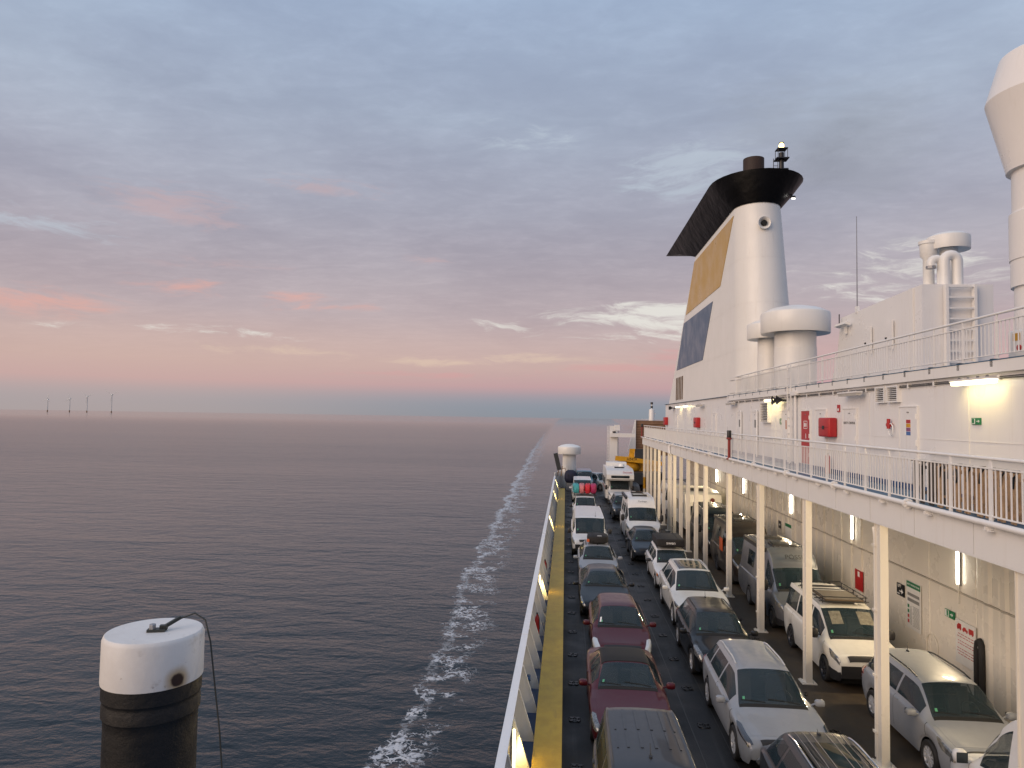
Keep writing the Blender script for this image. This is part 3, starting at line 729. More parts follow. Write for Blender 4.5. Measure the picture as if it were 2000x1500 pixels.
MB().box(-.62, .62, -.02, .0, .55, .575).build('chrome_trim', CHROME, c.t); MB().box(-.7, .7, -.02, .0, .40, .415).build('chrome_trim', CHROME, c.t)
c = Car('estate_car', 'silver car with a black soft bag strapped on its roof, left lane', 'car', 1.53, 31.45, 4.35, 1.77, (1.10, .98), (1.78, 1.44), (3.75, 1.42), (4.2, 1.02), nose=.60, hood=.78, belt=(.92, .98), wr=.58, paint=P_SILV, axles=(.85, 3.45))
c.finish(roof_rail=PLASTIC).rear_lamps().antenna(1.95, 8, .12)
b = thing('roof_bag', 'black soft luggage bag with an orange tab on the silver car roof', 'bag', (1.56, 34.0, 1.485))
m = MB(); superell(m, (0, 0, .19), .50, .62, .19, 16, 8, .45); m.build('bag', BAGBLK, b, True)
m = MB(); [m.tube([(x, -.63, .1), (x, -.5, .365), (x, 0, .385), (x, .5, .365), (x, .63, .1)], .012, 6) for x in (-.25, .25)]; m.build('strap', SEAM, b)
MB().box(-.52, -.40, -.60, -.52, .10, .22).build('tab', plain('orange_fabric', (.55, .11, .03), .7), b)
MB().box(-.03, .17, -.55, -.45, .365, .372).build('badge', SIGNW, b)
c = Car('panel_van', 'long plain white panel van in the left lane, black door mirrors', 'van', 1.36, 37.6, 6.9, 1.94, (.92, 1.17), (1.62, 1.90), (6.6, 1.94), (6.86, 1.1), nose=.82, hood=1.0, belt=(1.12, 1.15), wr=.80, paint=P_WHITE, axles=(.95, 5.3), r=.34, edge=.07)
c.finish(pillars=[], sideend=2.25, doors=[(.9, 2.3), (2.35, 3.6)], rim='steel', mirror=dict(mat=PLASTIC, s=(.10, .09, .15), dz=.14), black_bumper=1.0, head=(.03, .50, 2.3, 3.6)).antenna(1.95, 7.2, .25)
c.roof_lines([6.6, 7.3, 8.7, 9.4], 2.4, 6.3, P_WHITE, .10, .012)
# spot-free roof; car with bright bags on its rack
c = Car('off_road_car', 'white car with a roof rack under bright kayak bags, left lane', 'car', 1.45, 49.6, 4.4, 1.78, (1.20, 1.06), (1.75, 1.68), (4.0, 1.70), (4.3, 1.05), nose=.70, hood=.92, belt=(1.0, 1.03), wr=.66, paint=P_WHITE, axles=(.85, 3.5), r=.36)
c.finish(mirror=dict(mat=PLASTIC, s=(.10, .08, .11)))
rk = thing('roof_rack', 'black roof rack on the white car, carrying bright bags', 'rack', (1.45, 52.8, 1.70))
m = MB()
for x in (-.75, .75): m.tube([(x, -1.1, .1), (x, 1.1, .1)], .025, 6)
for yy in (-1.0, -.35, .35, 1.0): m.tube([(-.8, yy, .08), (.8, yy, .08)], .02, 6); [m.cyl((x, yy, 0), (x, yy, .08), .02, n=6) for x in (-.72, .72)]
m.box(-.85, .85, -1.2, -1.12, .04, .10)
m.build('rack_bars', PLASTIC, rk)
for x, col, lab in ((-.60, (.05, .30, .33), 'turquoise'), (-.22, (.55, .18, .20), 'coral pink'), (.22, (.55, .02, .035), 'bright red'), (.62, (.36, .02, .10), 'raspberry')):
    b = thing('kayak_bag', lab + ' rounded kayak bag standing on the roof rack', 'bag', (1.45 + x, 52.5, 1.80), random.uniform(-.1, .1), 'bags on the roof rack')
    m = MB(); superell(m, (0, .35, .36), .235, .85, .36, 14, 10, .6); m.build('bag', plain(lab.replace(' ', '_') + '_fabric', col, .55, 0, 0, .2, 6), b, True)
    m = MB()
    for yy in (.0, .6): m.tube([(.24 * cos(q), yy, .36 + .365 * sin(q)) for q in [i * pi / 6 - .2 for i in range(8)]], .018, 5)
    m.build('strap', SEAM, b)
c = Car('minibus_van', 'white van mostly hidden behind the bright kayak bags', 'van', 1.55, 62.0, 5.2, 1.9, (.95, 1.17), (1.62, 1.86), (4.9, 1.9), (5.16, 1.1), nose=.8, hood=1.0, belt=(1.12, 1.15), wr=.78, paint=P_WHITE, axles=(.95, 4.0), edge=.07)
c.finish(pillars=[2.3, 3.6], rim='steel'); c.roof_lines([6.4, 7.2, 8.8, 9.6], 2.0, 4.7, P_WHITE, .10, .012)
c = Car('camper_van', 'old light blue camper van with a darker blue roof near the stern', 'van', 1.95, 72.0, 4.8, 1.86, (.35, 1.12), (1.0, 1.92), (4.6, 1.95), (4.76, 1.15), nose=.9, hood=1.02, belt=(1.1, 1.14), wr=.76, paint=P_LBLUE, axles=(.9, 3.6), edge=.09)
c.finish(pillars=[1.5, 2.8], rim='steel', bonnet=False, mirror=dict(mat=PLASTIC))
c.patch('roof_panel', carpaint('blue_roof_paint', (.035, .13, .24), 0), c.rf[0] + .05, c.rr[0] - .05, 5.05, 10.95, .012, 8, 14)
c = Car('angled_estate_car', 'pale grey estate car parked at an angle beside the blue camper van', 'car', 4.75, 72.6, 4.6, 1.8, (1.15, 1.05), (1.75, 1.68), (4.2, 1.66), (4.45, 1.05), nose=.66, hood=.88, belt=(1.0, 1.03), wr=.62, paint=P_LGREY, axles=(.85, 3.6), rz=rad(38))
c.finish(pillars=[2.3, 3.3], rim='steel', mirror=dict(mat=PLASTIC))

# --- lane 2 (middle)
c = Car('dark_estate_car', 'dark grey estate car with pale stripes across its glossy roof, bottom edge of photo', 'car', 4.66, 9.75, 4.75, 1.86, (1.15, 1.06), (1.85, 1.56), (4.0, 1.60), (4.62, 1.08), nose=.66, hood=.86, belt=(.99, 1.06), wr=.60, paint=P_GREY, axles=(.9, 3.65), r=.34)
c.finish(pillars=[2.55, 3.55], roof_rail=CHROME).antenna(3.85, 8, .06, 1.5)
c.patch('sunroof', GLASS, 2.1, 3.5, 5.9, 10.1, .008, 8, 12); c.roof_lines([6.0, 6.55, 7.1, 7.55, 8.45, 8.9, 9.45, 10.0], 2.05, 3.95, plain('pale_stripe', (.22, .2, .19), .4), .022, .011, 'roof_stripe')  # sunroof, with thin pale strips laid lengthwise over the roof
c = Car('family_car', 'large silver people carrier with narrow dark headlights, middle lane', 'car', 4.63, 15.1, 4.8, 1.92, (1.24, 1.04), (2.05, 1.58), (4.15, 1.60), (4.68, 1.05), nose=.66, hood=.85, belt=(.97, 1.04), wr=.62, paint=P_SILV, axles=(.95, 3.80), r=.345)
c.finish(pillars=[2.65, 3.75], roof_rail=ALLOY, rim='ten', head=(.05, .72, 2.7, 4.3), headmat=plain('smoked_headlight', (.05, .05, .055), .1, .2, 1.)).rear_lamps()
MB().box(-.40, .40, -.02, .0, .50, .52).build('chrome_trim', CHROME, c.t)
for sd in (-1, 1): MB().lathe((sd * .62, -.005, .40), [(.0, -.03), (.06, -.03), (.075, 0)], 12, 'y').build('fog_lamp', LENS, c.t, True)
c = Car('compact_suv', 'black compact off-roader with a brown-tinted glossy roof, between two pale cars', 'car', 4.58, 20.35, 4.2, 1.82, (1.08, 1.06), (1.75, 1.54), (3.6, 1.54), (4.1, 1.05), nose=.66, hood=.90, belt=(.98, 1.05), wr=.60, paint=P_BLACK, axles=(.87, 3.4), r=.35)
c.finish(rim='five', cladding=PLASTIC, roof_rail=PLASTIC).rear_lamps().antenna(3.4, 8, .2, .3)
c = Car('large_suv', 'pearl white large off-roader with a glass sunroof, middle lane', 'car', 4.83, 25.15, 4.95, 1.97, (1.40, 1.14), (2.15, 1.70), (4.25, 1.72), (4.85, 1.12), nose=.72, hood=.98, belt=(1.06, 1.13), wr=.63, paint=P_PEARL, axles=(.95, 3.93), r=.38)
c.finish(pillars=[2.75, 3.85], rim='five', roof_rail=ALLOY, cladding=PLASTIC, head=(.03, .50, 2.5, 3.35)).rear_lamps()
c.patch('sunroof', GLASS, 2.3, 3.75, 6.1, 9.9, .008, 8, 12)
for z in (.38, .62): MB().box(-.62, .62, -.022, -.005, z, z + .02).build('chrome_trim', CHROME, c.t)
c = Car('old_estate_car', 'boxy old white estate car carrying a black roof tent', 'car', 4.80, 30.85, 4.75, 1.75, (1.55, .96), (2.10, 1.42), (4.35, 1.44), (4.7, .98), nose=.70, hood=.84, belt=(.92, .94), wr=.62, paint=P_WHITE, axles=(.85, 3.55), r=.32, taper=(.9, .93), edge=.06, flat=.6)
c.finish(pillars=[2.65, 3.5], rim='many', mirror=dict(mat=PLASTIC), head=(.02, .10, 2.2, 3.2), roof_rail=PLASTIC)
c.patch('indicator', ORANGE, .02, .34, 2.2, 3.0, .009, 4, 4, both=True)
b = thing('roof_tent', 'black folded roof tent with white lettering on the old white estate car', 'roof tent', (4.80, 33.75, 1.50))
m = MB().rbox(-.62, .62, -.95, .95, .06, .40, .05); m.build('cover', BAGBLK, b, 45)
m = MB()
for yy in (-.6, .6): m.box(-.6, .6, yy - .03, yy + .03, 0, .06)
m.build('cross_bar', PLASTIC, b); lettering('swen', .2, M_negy(0, -.953, .23), SIGNW, b)
m = MB(); [m.box(x - .02, x + .02, -.96, .96, .395, .408) for x in (-.35, .35)]; m.build('strap', SEAM, b)
c = Car('small_hatchback', 'dark blue-grey small hatchback in front of the white camper van', 'car', 4.32, 36.65, 4.1, 1.76, (1.04, .98), (1.70, 1.44), (3.4, 1.42), (3.95, 1.02), nose=.62, hood=.80, belt=(.92, 1.0), wr=.57, paint=P_DBLUE, axles=(.85, 3.3))
c.finish(head=(.03, .45, 2.3, 3.4)).rear_lamps()
def ducato(name, label, X, Y, paint, L=6.0, H=2.6, windows=True, awn=True, roofvents=((2.2, .0, .75), (3.6, .15, .45)), text=None, bumper=True, hi=True):
    c = Car(name, label, 'van', X, Y, L, 2.05, (.92, 1.32), (1.62, 2.08 if hi else 1.95), (L - .25, H - .03), (L - .08, 1.3), nose=.78, hood=1.08, belt=(1.22, 1.24), wr=.83, paint=paint, axles=(.95, 4.1 * L / 6), r=.35, edge=.10, taper=(.78, .93))
    return c
def van_finish(c, paint, rim='steel', text=None, awn=True, H=2.6, vents=True, bumper=True, big=None):
    L = c.L
    c.finish(pillars=[], sideend=1.95, doors=[(.95, 2.05), (2.15, 3.35)], rim=rim, mirror=dict(mat=PLASTIC, s=(.11, .09, .20), dz=.20, dy=.35), head=(.05, .62, 2.55, 3.75), black_bumper=1.0 if bumper else False, rearglass=False, wsc=(5.1, 10.9), stickers=True)
    for y0, y1 in ((2.35, 3.2), (3.6, 4.5)): c.patch('side_window', GLASS, y0, y1, 4.25, 4.75, .008, 6, 4, both=True)
    if vents:
        for y0, y1, c0, c1 in ((2.75, 3.4, 6.9, 9.1), (4.3, 4.85, 7.1, 8.9)):
            o = c.patch('roof_hatch', PLASTIC, y0, y1, c0, c1, .085, 4, 4)[0]
            c.patch('hatch_lid', GLASS, y0 + .06, y1 - .06, c0 + .15, c1 - .15, .095, 2, 2, parent=o)
    if awn: 
        m = MB(); p0, p1 = c.S(2.3, 10.95), c.S(L - .7, 10.95)
        m.box(p0.x - .10, p0.x + .02, p0.y, p1.y, p0.z - .02, p0.z + .13); m.build('awning_case', PLASTIC, c.t)
    if text: 
        p = c.S(1.9, 8); lettering(text, .14 if len(text) > 6 else .26, M_negy(.05, 1.70, c.zt(1.78) + .03, .75), PLASTIC, c.t)
    return c
def van_high(c0, H):  # high-roof profile: a swept cap above the windscreen
    pass
class HighVan(Car):
    def __init__(s, *a, H=2.6, **k):
        s._H = H; super().__init__(*a, **k)
    def body(s, ys, holes=()):
        base = s.zt; rf, rr = s.rf, s.rr; H = s._H
        cap = pchip([(rf[0], rf[1]), (rf[0] + .12, rf[1] + .16), (rf[0] + .55, H - .10), (rf[0] + 1.1, H - .02), (rr[0] - .5, H), (rr[0], H - .05)])
        s.zt = lambda y: cap(y) if rf[0] <= y <= rr[0] else base(y)
        s.H = H; super().body(sorted(set(ys + [rf[0] + .03 * i for i in range(1, 20)])), holes)
def hivan(name, label, X, Y, paint, L, H, **k):
    return HighVan(name, label, 'van', X, Y, L, 2.05, (.90, 1.32), (1.50, 2.02), (L - .22, H - .05), (L - .06, 1.3), nose=.78, hood=1.06, belt=(1.22, 1.24), wr=.82, paint=paint, axles=(.95, L * .685), r=.35, edge=.12, taper=(.78, .93), H=H, **k)
c = hivan('white_camper_van', 'high-roofed white camper van with a black awning case, middle lane', 4.62, 41.95, P_WHITE, 6.0, 2.55); van_finish(c, P_WHITE, text='Carthago')
c = Car('grey_suv', 'dark grey off-roader with a pale roof half hidden behind the white camper van', 'car', 4.35, 51.6, 4.6, 1.86, (1.25, 1.1), (1.9, 1.64), (4.1, 1.66), (4.5, 1.1), nose=.7, hood=.95, belt=(1.02, 1.08), wr=.62, paint=P_DBLUE, axles=(.9, 3.6), r=.36)
c.finish(mirror=dict(mat=PLASTIC)); c.patch('roof_panel', P_LGREY, c.rf[0], c.rr[0], 5.1, 10.9, .008, 8, 12)
# alcove motorhome
c = Car('motorhome', 'white motorhome with an overcab bed and a wide slit window, middle lane', 'motorhome', 4.68, 60.7, 6.6, 2.02, (.95, 1.28), (1.55, 1.98), (1.8, 1.98), (1.9, 1.4), nose=.78, hood=1.05, belt=(1.2, 1.22), wr=.84, paint=P_WHITE, axles=(.95, 4.7), r=.35, edge=.08, taper=(.78, .95))
c.finish(pillars=[], sideend=1.75, doors=[(.95, 1.8)], rim='steel', mirror=dict(mat=PLASTIC, s=(.11, .09, .20), dz=.2), head=(.05, .6, 2.55, 3.7), rearglass=False, black_bumper=.9)
box = MB().prism([(1.72, .42), (6.6, .42), (6.62, 2.9), (6.5, 3.0), (2.0, 3.0), (1.0, 2.88), (.45, 2.55), (.38, 2.2), (.55, 2.05), (1.72, 1.98)], 'x', -1.15, 1.15)
box.build('living_box', carpaint('motorhome_panel', (.68, .67, .65), 0), c.t)
MB().rbox(-.78, .78, .36, .52, 2.26, 2.48, .06).build('front_window', GLASS, c.t, 40)
for sd in (-1, 1):
    for y0, y1 in ((2.4, 3.4), (4.4, 5.4)): MB().rbox(sd * 1.15 - .03, sd * 1.15 + .03, y0, y1, 1.55, 2.15, .03).build('side_window', GLASS, c.t)
    MB().box(sd * 1.153 - .004, sd * 1.153 + .004, 1.8, 6.5, 1.25, 1.32).build('stripe', REDPR, c.t)
MB().box(-.9, .9, 1.64, 1.70, .6, 2.0).build('cab_dark_panel', TRIM, c.t); lettering('Dethleffs', .22, M_negy(.62, .60, 2.74, .55), REDPR, c.t)  # dark sheet added behind the windscreen to stand in for the cab's unlit inside
m = MB().box(-.35, .45, 2.2, 2.9, 3.0, 3.08); m.build('roof_hatch', PLASTIC, c.t); MB().box(-.9, .9, 5.0, 6.3, 3.0, 3.32).build('roof_box', SIGNW, c.t); MB().cyl((.4, 4.2, 3.0), (.4, 4.2, 3.25), .3, .22, 14).build('satellite_dish', SIGNW, c.t, True)

# --- lane 3 (right, under the gallery)
c = Car('compact_people_carrier', 'silver compact people carrier with black roof rails, nearest under the gallery', 'car', 8.55, 14.95, 4.53, 1.83, (1.06, 1.08), (1.78, 1.59), (4.0, 1.62), (4.42, 1.05), nose=.68, hood=.88, belt=(1.0, 1.04), wr=.63, paint=P_SILV, axles=(.9, 3.65), r=.33)
c.finish(pillars=[2.45, 3.5], roof_rail=PLASTIC, rim='ten', head=(.03, .55, 2.3, 3.3)).rear_lamps().antenna(3.7, 8, .22, .1)
MB().box(-.55, .55, -.022, .0, .62, .635).build('chrome_trim', CHROME, c.t)
m = MB(); m.lathe((0, -.02, .62), [(.085, 0), (.085, -.012), (.07, -.012), (.07, 0)], 20, 'y'); rotbox(m, (-.025, -.028, .62), .012, .01, .11, 0, .35); rotbox(m, (.025, -.028, .62), .012, .01, .11, 0, -.35); m.build('badge', CHROME, c.t)
c = Car('transporter_van', 'cream white van with curtains and a black roof rack, under the gallery', 'van', 8.28, 20.15, 4.9, 1.9, (.95, 1.20), (1.72, 1.86), (4.62, 1.92), (4.86, 1.15), nose=.80, hood=1.02, belt=(1.12, 1.15), wr=.74, paint=P_CREAM, axles=(.92, 3.9), r=.34, edge=.08)
c.finish(pillars=[2.15, 3.4], rim='dark', mirror=dict(mat=PLASTIC, s=(.10, .09, .14), dz=.12), black_bumper=1.3, head=(.03, .50, 2.45, 3.6))
for c0, c1 in ((6.1, 7.4), (8.6, 9.6)): c.patch('curtain', plain('curtain_fabric', (.16, .15, .12), .8, 0, 0, .4, 12), 1.25, 1.6, c0, c1, .009, 3, 4)
rk = thing('roof_rack', 'black steel roof rack with side rails on the cream white van', 'rack', (8.28, 22.9, 1.945))
m = MB()
for z in (.06, .2):
    m.tube([(-.62, -1.0, z), (.62, -1.0, z), (.62, 1.1, z), (-.62, 1.1, z), (-.62, -1.0, z)], .016, 6)
for yy in (-.9, -.5, -.1, .3, .7, 1.0): m.tube([(-.72, yy, .05), (.72, yy, .05)], .015, 6)
for yy in (-.9, 0, .95):
    for x in (-.62, .62): m.tube([(x, yy, .0), (x, yy, .2)], .014, 6)
m.build('rack_bars', PLASTIC, rk); MB().box(-.55, .55, -.95, .2, .075, .12).build('slat_tray', plain('brown_board', (.08, .055, .035), .7), rk)
c = hivan('grey_camper_van', 'tall silver grey camper van with black bumper, behind the cream van', 8.36, 25.25, P_GV, 6.0, 2.55); van_finish(c, P_GV, text='PÖSSL')
c.roof_lines([6.3, 6.7, 7.1, 7.6, 8.4, 8.9, 9.3, 9.7], 2.6, 5.6, P_GV, .06, .02)
c = hivan('brown_camper_van', 'dark brown camper van with an orange emblem on its side, under the gallery', 8.45, 31.9, P_BROWN, 5.7, 2.55); van_finish(c, P_BROWN, rim='dark')
MB().box(-1.04, -1.015, 2.5, 3.1, 1.15, 1.75).build('emblem', plain('orange_print', (.45, .08, .02), .5), c.t)
c.roof_lines([6.3, 6.7, 7.1, 7.6, 8.4, 8.9, 9.3, 9.7], 2.6, 5.3, P_BROWN, .06, .02)
c = hivan('navy_van', 'dark navy van with a flat ribbed roof behind the brown camper van', 8.45, 38.3, P_NAVY, 5.6, 2.45); van_finish(c, P_NAVY, vents=False, awn=False)
c.roof_lines([6.3, 6.8, 7.4, 8.6, 9.2, 9.7], 2.4, 5.2, P_NAVY, .06, .02)
def caravan(label, X, Y, L, H, col, name='caravan'):
    t = thing(name, label, 'caravan', (X, Y, 0), 0, 'vehicles parked on the car deck')
    MB().prism([(0.1, .5), (L, .5), (L + .05, H - .5), (L - .3, H - .05), (L - .6, H), (.6, H), (.25, H - .12), (0, H - .6), (-.05, 1.2)], 'x', -1.12, 1.12).build('body', carpaint('caravan_cream', col, 0), t)
    for sd in (-1, 1):
        for y0, y1 in ((.8, 1.9), (2.9, 3.8)): MB().rbox(sd * 1.12 - .025, sd * 1.12 + .025, y0, y1, 1.4, 2.05, .025).build('side_window', GLASS, t)
    MB().rbox(-.8, .8, -.10, .0, 1.35, 1.95, .03).build('front_window', GLASS, t)
    m = MB(); m.tube([(-.5, .2, .5), (0, -.9, .5), (.5, .2, .5)], .04, 6); m.build('drawbar', STEEL, t)
    MB().lathe((.55, -.02, H - .42), [(.0, -.02), (.13, -.02), (.13, .06)], 18, 'y').build('badge', plain('maroon_badge', (.10, .02, .02), .4), t, True)
    wheels(t, 2.2, .33, (L * .55,), 'steel'); m = MB().box(-.5, .5, 1.5, 2.3, H, H + .09); m.build('roof_hatch', PLASTIC, t); return t
caravan('cream caravan with a round maroon badge, under the gallery behind dark vans', 8.62, 45.3, 5.6, 2.75, (.62, .60, .54))
c = hivan('white_hire_van', 'white van beyond the caravan, glimpsed between the far pillars', 8.5, 52.6, P_WHITE, 5.8, 2.5); van_finish(c, P_WHITE, vents=False, awn=False)
# white van facing the other way at the right edge, nose to nose with the silver people carrier
c = hivan('white_van', 'white van facing the silver people carrier, cut off by the right edge', 8.32, 14.62, P_WHITE, 5.5, 2.55, rz=pi)
c.finish(pillars=[], sideend=1.95, doors=[(.95, 2.05), (2.15, 3.35)], rim='steel', mirror=dict(mat=P_WHITE, s=(.12, .08, .12), dz=.10, dy=.05), head=(.05, .62, 2.55, 3.75), rearglass=False, wsc=(5.1, 10.9))
# covered bundle by the pillars
t = thing('covered_trailer', 'grey tarpaulin-covered trailer load beside the far pillars', 'trailer', (6.05, 62.8, 0))
m = MB(); superell(m, (0, .9, .95), .55, 1.1, .75, 14, 9, .75); m.build('tarpaulin', plain('grey_tarpaulin', (.17, .18, .19), .6, 0, 0, .3, 4, bmp=.02), t, True)
wheels(t, 1.2, .28, (.9,), 'steel')
m = MB(); [m.tube([(.5 * sin(q), .9 + d, .95 + .76 * cos(q)) for q in [i * .3 - 1.5 for i in range(11)]], .02, 5) for d in (-.5, .5)]; m.build('strap', SEAM, t)
# brown canvas hanging by a pillar
t = thing('canvas_bundle', 'brown canvas bundle leaning on the floor beside a pillar and the grey camper van', 'canvas', (7.05, 26.4, 0))
m = MB(); superell(m, (0, 0, .55), .16, .42, .55, 12, 9, .9); m.build('canvas', plain('brown_canvas', (.10, .07, .045), .85, 0, 0, .4, 5, bmp=.04), t, True)
m = MB(); m.tube([(-.1, -.30, .5), (-.17, -.42, .25), (-.13, -.45, .05)], .03, 6); m.build('strap', plain('yellow_strap', (.35, .2, .02), .6), t, True)

# ================================================================== GALLERY (walkway over the right lane) and DECK WALL
GX, WX, BX = 6.85, 8.6, 10.5      # gallery edge, deckhouse wall, car deck wall
WZ, TZ = 5.65, 8.58               # walkway deck, top deck
gal = thing('walkway_gallery', 'white steel walkway on a row of square pillars over the right lane', 'walkway')
MB().box(GX - .08, BX - .02, 6, 63, 5.38, WZ).build('walkway_slab', BLUED, gal)
MB().box(GX - .12, GX - .083, 6, 63.2, 5.14, 5.72).build('fascia', WHITE, gal)
MB().box(GX - .12, GX + .12, 6, 63.2, 5.115, 5.138).build('beam_flange', WHITE, gal)
m = MB()
for y in range(8, 64, 2): m.box(GX - .125, GX - .1195, y * 1.0 + .35, y + .362, 5.16, 5.68)
m.build('plate_seam', plain('seam_shade', (.50, .48, .46), .6), gal)
m = MB()
y = 7.
while y < 63: m.box(GX - .07, BX - .03, y, y + .1, 5.16, 5.38); y += 2.4
m.build('cross_beam', CREAM, gal)
pil = MB()
pil.box(-.085, .085, -.14, -.12, 0, 5.11); pil.box(-.085, .085, .12, .14, 0, 5.11); pil.box(-.06, -.035, -.12, .12, 0, 5.11); pil.box(.035, .06, -.12, .12, 0, 5.11)
PILM = pil.mesh('pillar', CREAM)
bp = MB().box(-.2, .2, -.2, .2, .003, .03)
for x in (-.15, .15):
    for y in (-.15, .15): bp.cyl((x, y, .03), (x, y, .06), .025, n=6)
BPM = bp.mesh('base_plate', CREAM)
YB = MB().box(-.088, .088, -.143, .143, 0, 1.0).mesh('yellow_band', YELLOW)
PY = [11.22, 16.1, 20.85, 25.65, 30.5, 35.5, 38.0, 40.45, 42.9, 45.4, 47.75, 50.3, 52.85, 55.25, 57.75, 60.1, 62.6]
dp = MB().tube([(-.02, .25, 5.0), (-.02, .2, 4.9), (-.02, .17, 4.75), (-.02, .17, .1)], .055, 10)
for z in (4.6, 3.2, 1.8, .6): dp.box(-.09, .05, .10, .24, z, z + .05)
DPM = dp.mesh('drain_pipe', CREAM, 40)
for i, y in enumerate(PY):
    p = inst('pillar', PILM, gal, (GX, y, 0)); inst('base_plate', BPM, p)
    if i in (1, 3, 9): inst('drain_pipe', DPM, p, (-.02 if i != 9 else -.15, 0, 0))
    if i == 16: inst('yellow_band', YB, p, (0, 0, 1.3))
# edge pipe with flanges and brackets
m = MB().tube([(GX - .20, 6, 5.74), (GX - .20, 63.5, 5.74)], .052, 12); m.build('edge_pipe', WHITE, gal, True)
fl = MB().lathe((0, 0, 0), [(.05, -.03), (.10, -.03), (.10, -.002), (.10, .002), (.10, .03), (.05, .03)], 16, 'y')
for k in range(8): fl.cyl((.078 * cos(k * pi / 4), -.05, .078 * sin(k * pi / 4)), (.078 * cos(k * pi / 4), .05, .078 * sin(k * pi / 4)), .012, n=6)
FLM = fl.mesh('pipe_flange', WHITE, 40)
bk = MB().box(-.06, .16, -.012, .012, -.10, -.045).box(-.03, .03, -.10, .10, -.115, -.10).mesh('pipe_bracket', WHITE)
y = 8.0; k = 0
while y < 63:
    inst('pipe_bracket', bk, gal, (GX - .20, y, 5.74))
    if k % 2: inst('pipe_flange', FLM, gal, (GX - .20, y + .75, 5.74))
    y += 1.9; k += 1
m = MB().tube([(GX - .2, 46.3, 5.7), (GX - .22, 46.3, 5.45), (GX - .22, 46.1, 5.15), (GX - .05, 46.3, 4.95)], .06, 8); m.build('drain_elbow', WHITE, gal, True)

# railing of the walkway
def railing(name, label, x, y0, y1, z, h, post_sp, bal_sp, far, gus=True, nearY=9.0, lowgap=.10, black_feet=False, tw=.028):
    R = thing(name, label, 'railing')
    MB().tube([(x, y0, z + h), (x, y1, z + h)], tw, 10).build('top_rail', WHITE, R, True)
    MB().box(x - .02, x + .02, y0, y1, z + h - .17, z + h - .145).build('upper_bar', WHITE, R)
    MB().box(x - .02, x + .02, y0, y1, z + lowgap, z + lowgap + .02).build('lower_bar', WHITE, R)
    pm = MB().box(-.012, .012, -.045, .045, -.06, h - .15); 
    if gus: pm.prism([(-.045, h - .15), (.045, h - .15), (.02, h - .02), (-.02, h - .02)], 'x', -.012, .012)
    else: pm.box(-.012, .012, -.02, .02, h - .15, h)
    pm = pm.mesh('post', WHITE); bm_ = MB().box(-.009, .009, -.009, .009, lowgap + .02, h - .17).mesh('baluster', WHITE)
    ft = MB().box(-.05, .05, -.05, .05, -.14, .02).mesh('post_foot', BLACK)
    fb = MB(); nb = 0; y = y0 + .04
    while y < y1:
        p = inst('post', pm, R, (x, y, z))
        if black_feet: inst('post_foot', ft, p, (-.07, 0, 0))
        n = int(post_sp / bal_sp)
        for k in range(1, n):
            yy = y + k * post_sp / n
            if yy > y1: break
            if yy < far and nb < 290: inst('baluster', bm_, R, (x, yy, z)); nb += 1
            else: fb.box(x - .009, x + .009, yy - .009, yy + .009, z + lowgap + .02, z + h - .17)
        y += post_sp
    if fb.v: stuff(fb.build('far_balusters', WHITE, R))
    return R
railing('walkway_railing', 'long white railing with thin upright bars along the lower walkway edge', GX - .02, 9.6, 62.8, WZ + .07, 1.03, 1.2, .125, 45)
UR = railing('top_deck_railing', 'white railing with black post feet around the top deck', WX + .02, 11.2, 38.1, TZ + .02, .93, 1.22, .125, 45, gus=False, black_feet=True)

# car deck wall with raised panels
cw = thing('car_deck_wall', 'cream inner wall of the car deck with upright panels under the walkway', 'wall')
MB().box(BX + .03, BX + .2, 6, 63, 0, 5.36).build('backing', CREAM, cw)
pmesh = {}
def panel(y0, y1, z0, z1, t=.03):
    key = (round(y1 - y0, 3), round(z1 - z0, 3), t)
    if key not in pmesh:
        mb = MB(); w_ = y1 - y0
        bv_ = .07 if w_ < .4 else .012; mb.prism([(-t, bv_), (0, 0), (0, w_), (-t, w_ - bv_)], 'z', 0, z1 - z0); pmesh[key] = mb.mesh('wall_panel', CREAM)
    inst('wall_panel', pmesh[key], cw, (BX + .03, y0, z0))
y = 6.
while y < 62.6:
    if y < 19.2: wdt = .34
    elif y < 23.9: wdt = 2.32
    elif y < 47: wdt = .46
    else: wdt = 1.2
    th = .016 + (.045 if wdt < .5 else .012) * (int(round(y / wdt)) % 2)
    panel(y, y + wdt - .01, 2.86, 5.34, th); panel(y, y + wdt - .01, .02, 2.80, th - .004); y += wdt
MB().box(BX - .02, BX + .03, 6, 62.8, 2.805, 2.845).build('seam_rail', plain('rail_shade', (.42, .38, .32), .5), cw)
m = MB(); pts = [(BX - .012, 21.42 - .0 + .30 * cos(t), 1.0 + .30 * sin(t)) for t in [i * pi / 12 for i in range(13)]]
m.tube([(BX - .012, 21.72, .2)] + pts + [(BX - .012, 21.12, .2)], .014, 6); m.build('pipe_loop', CREAM, cw, True)
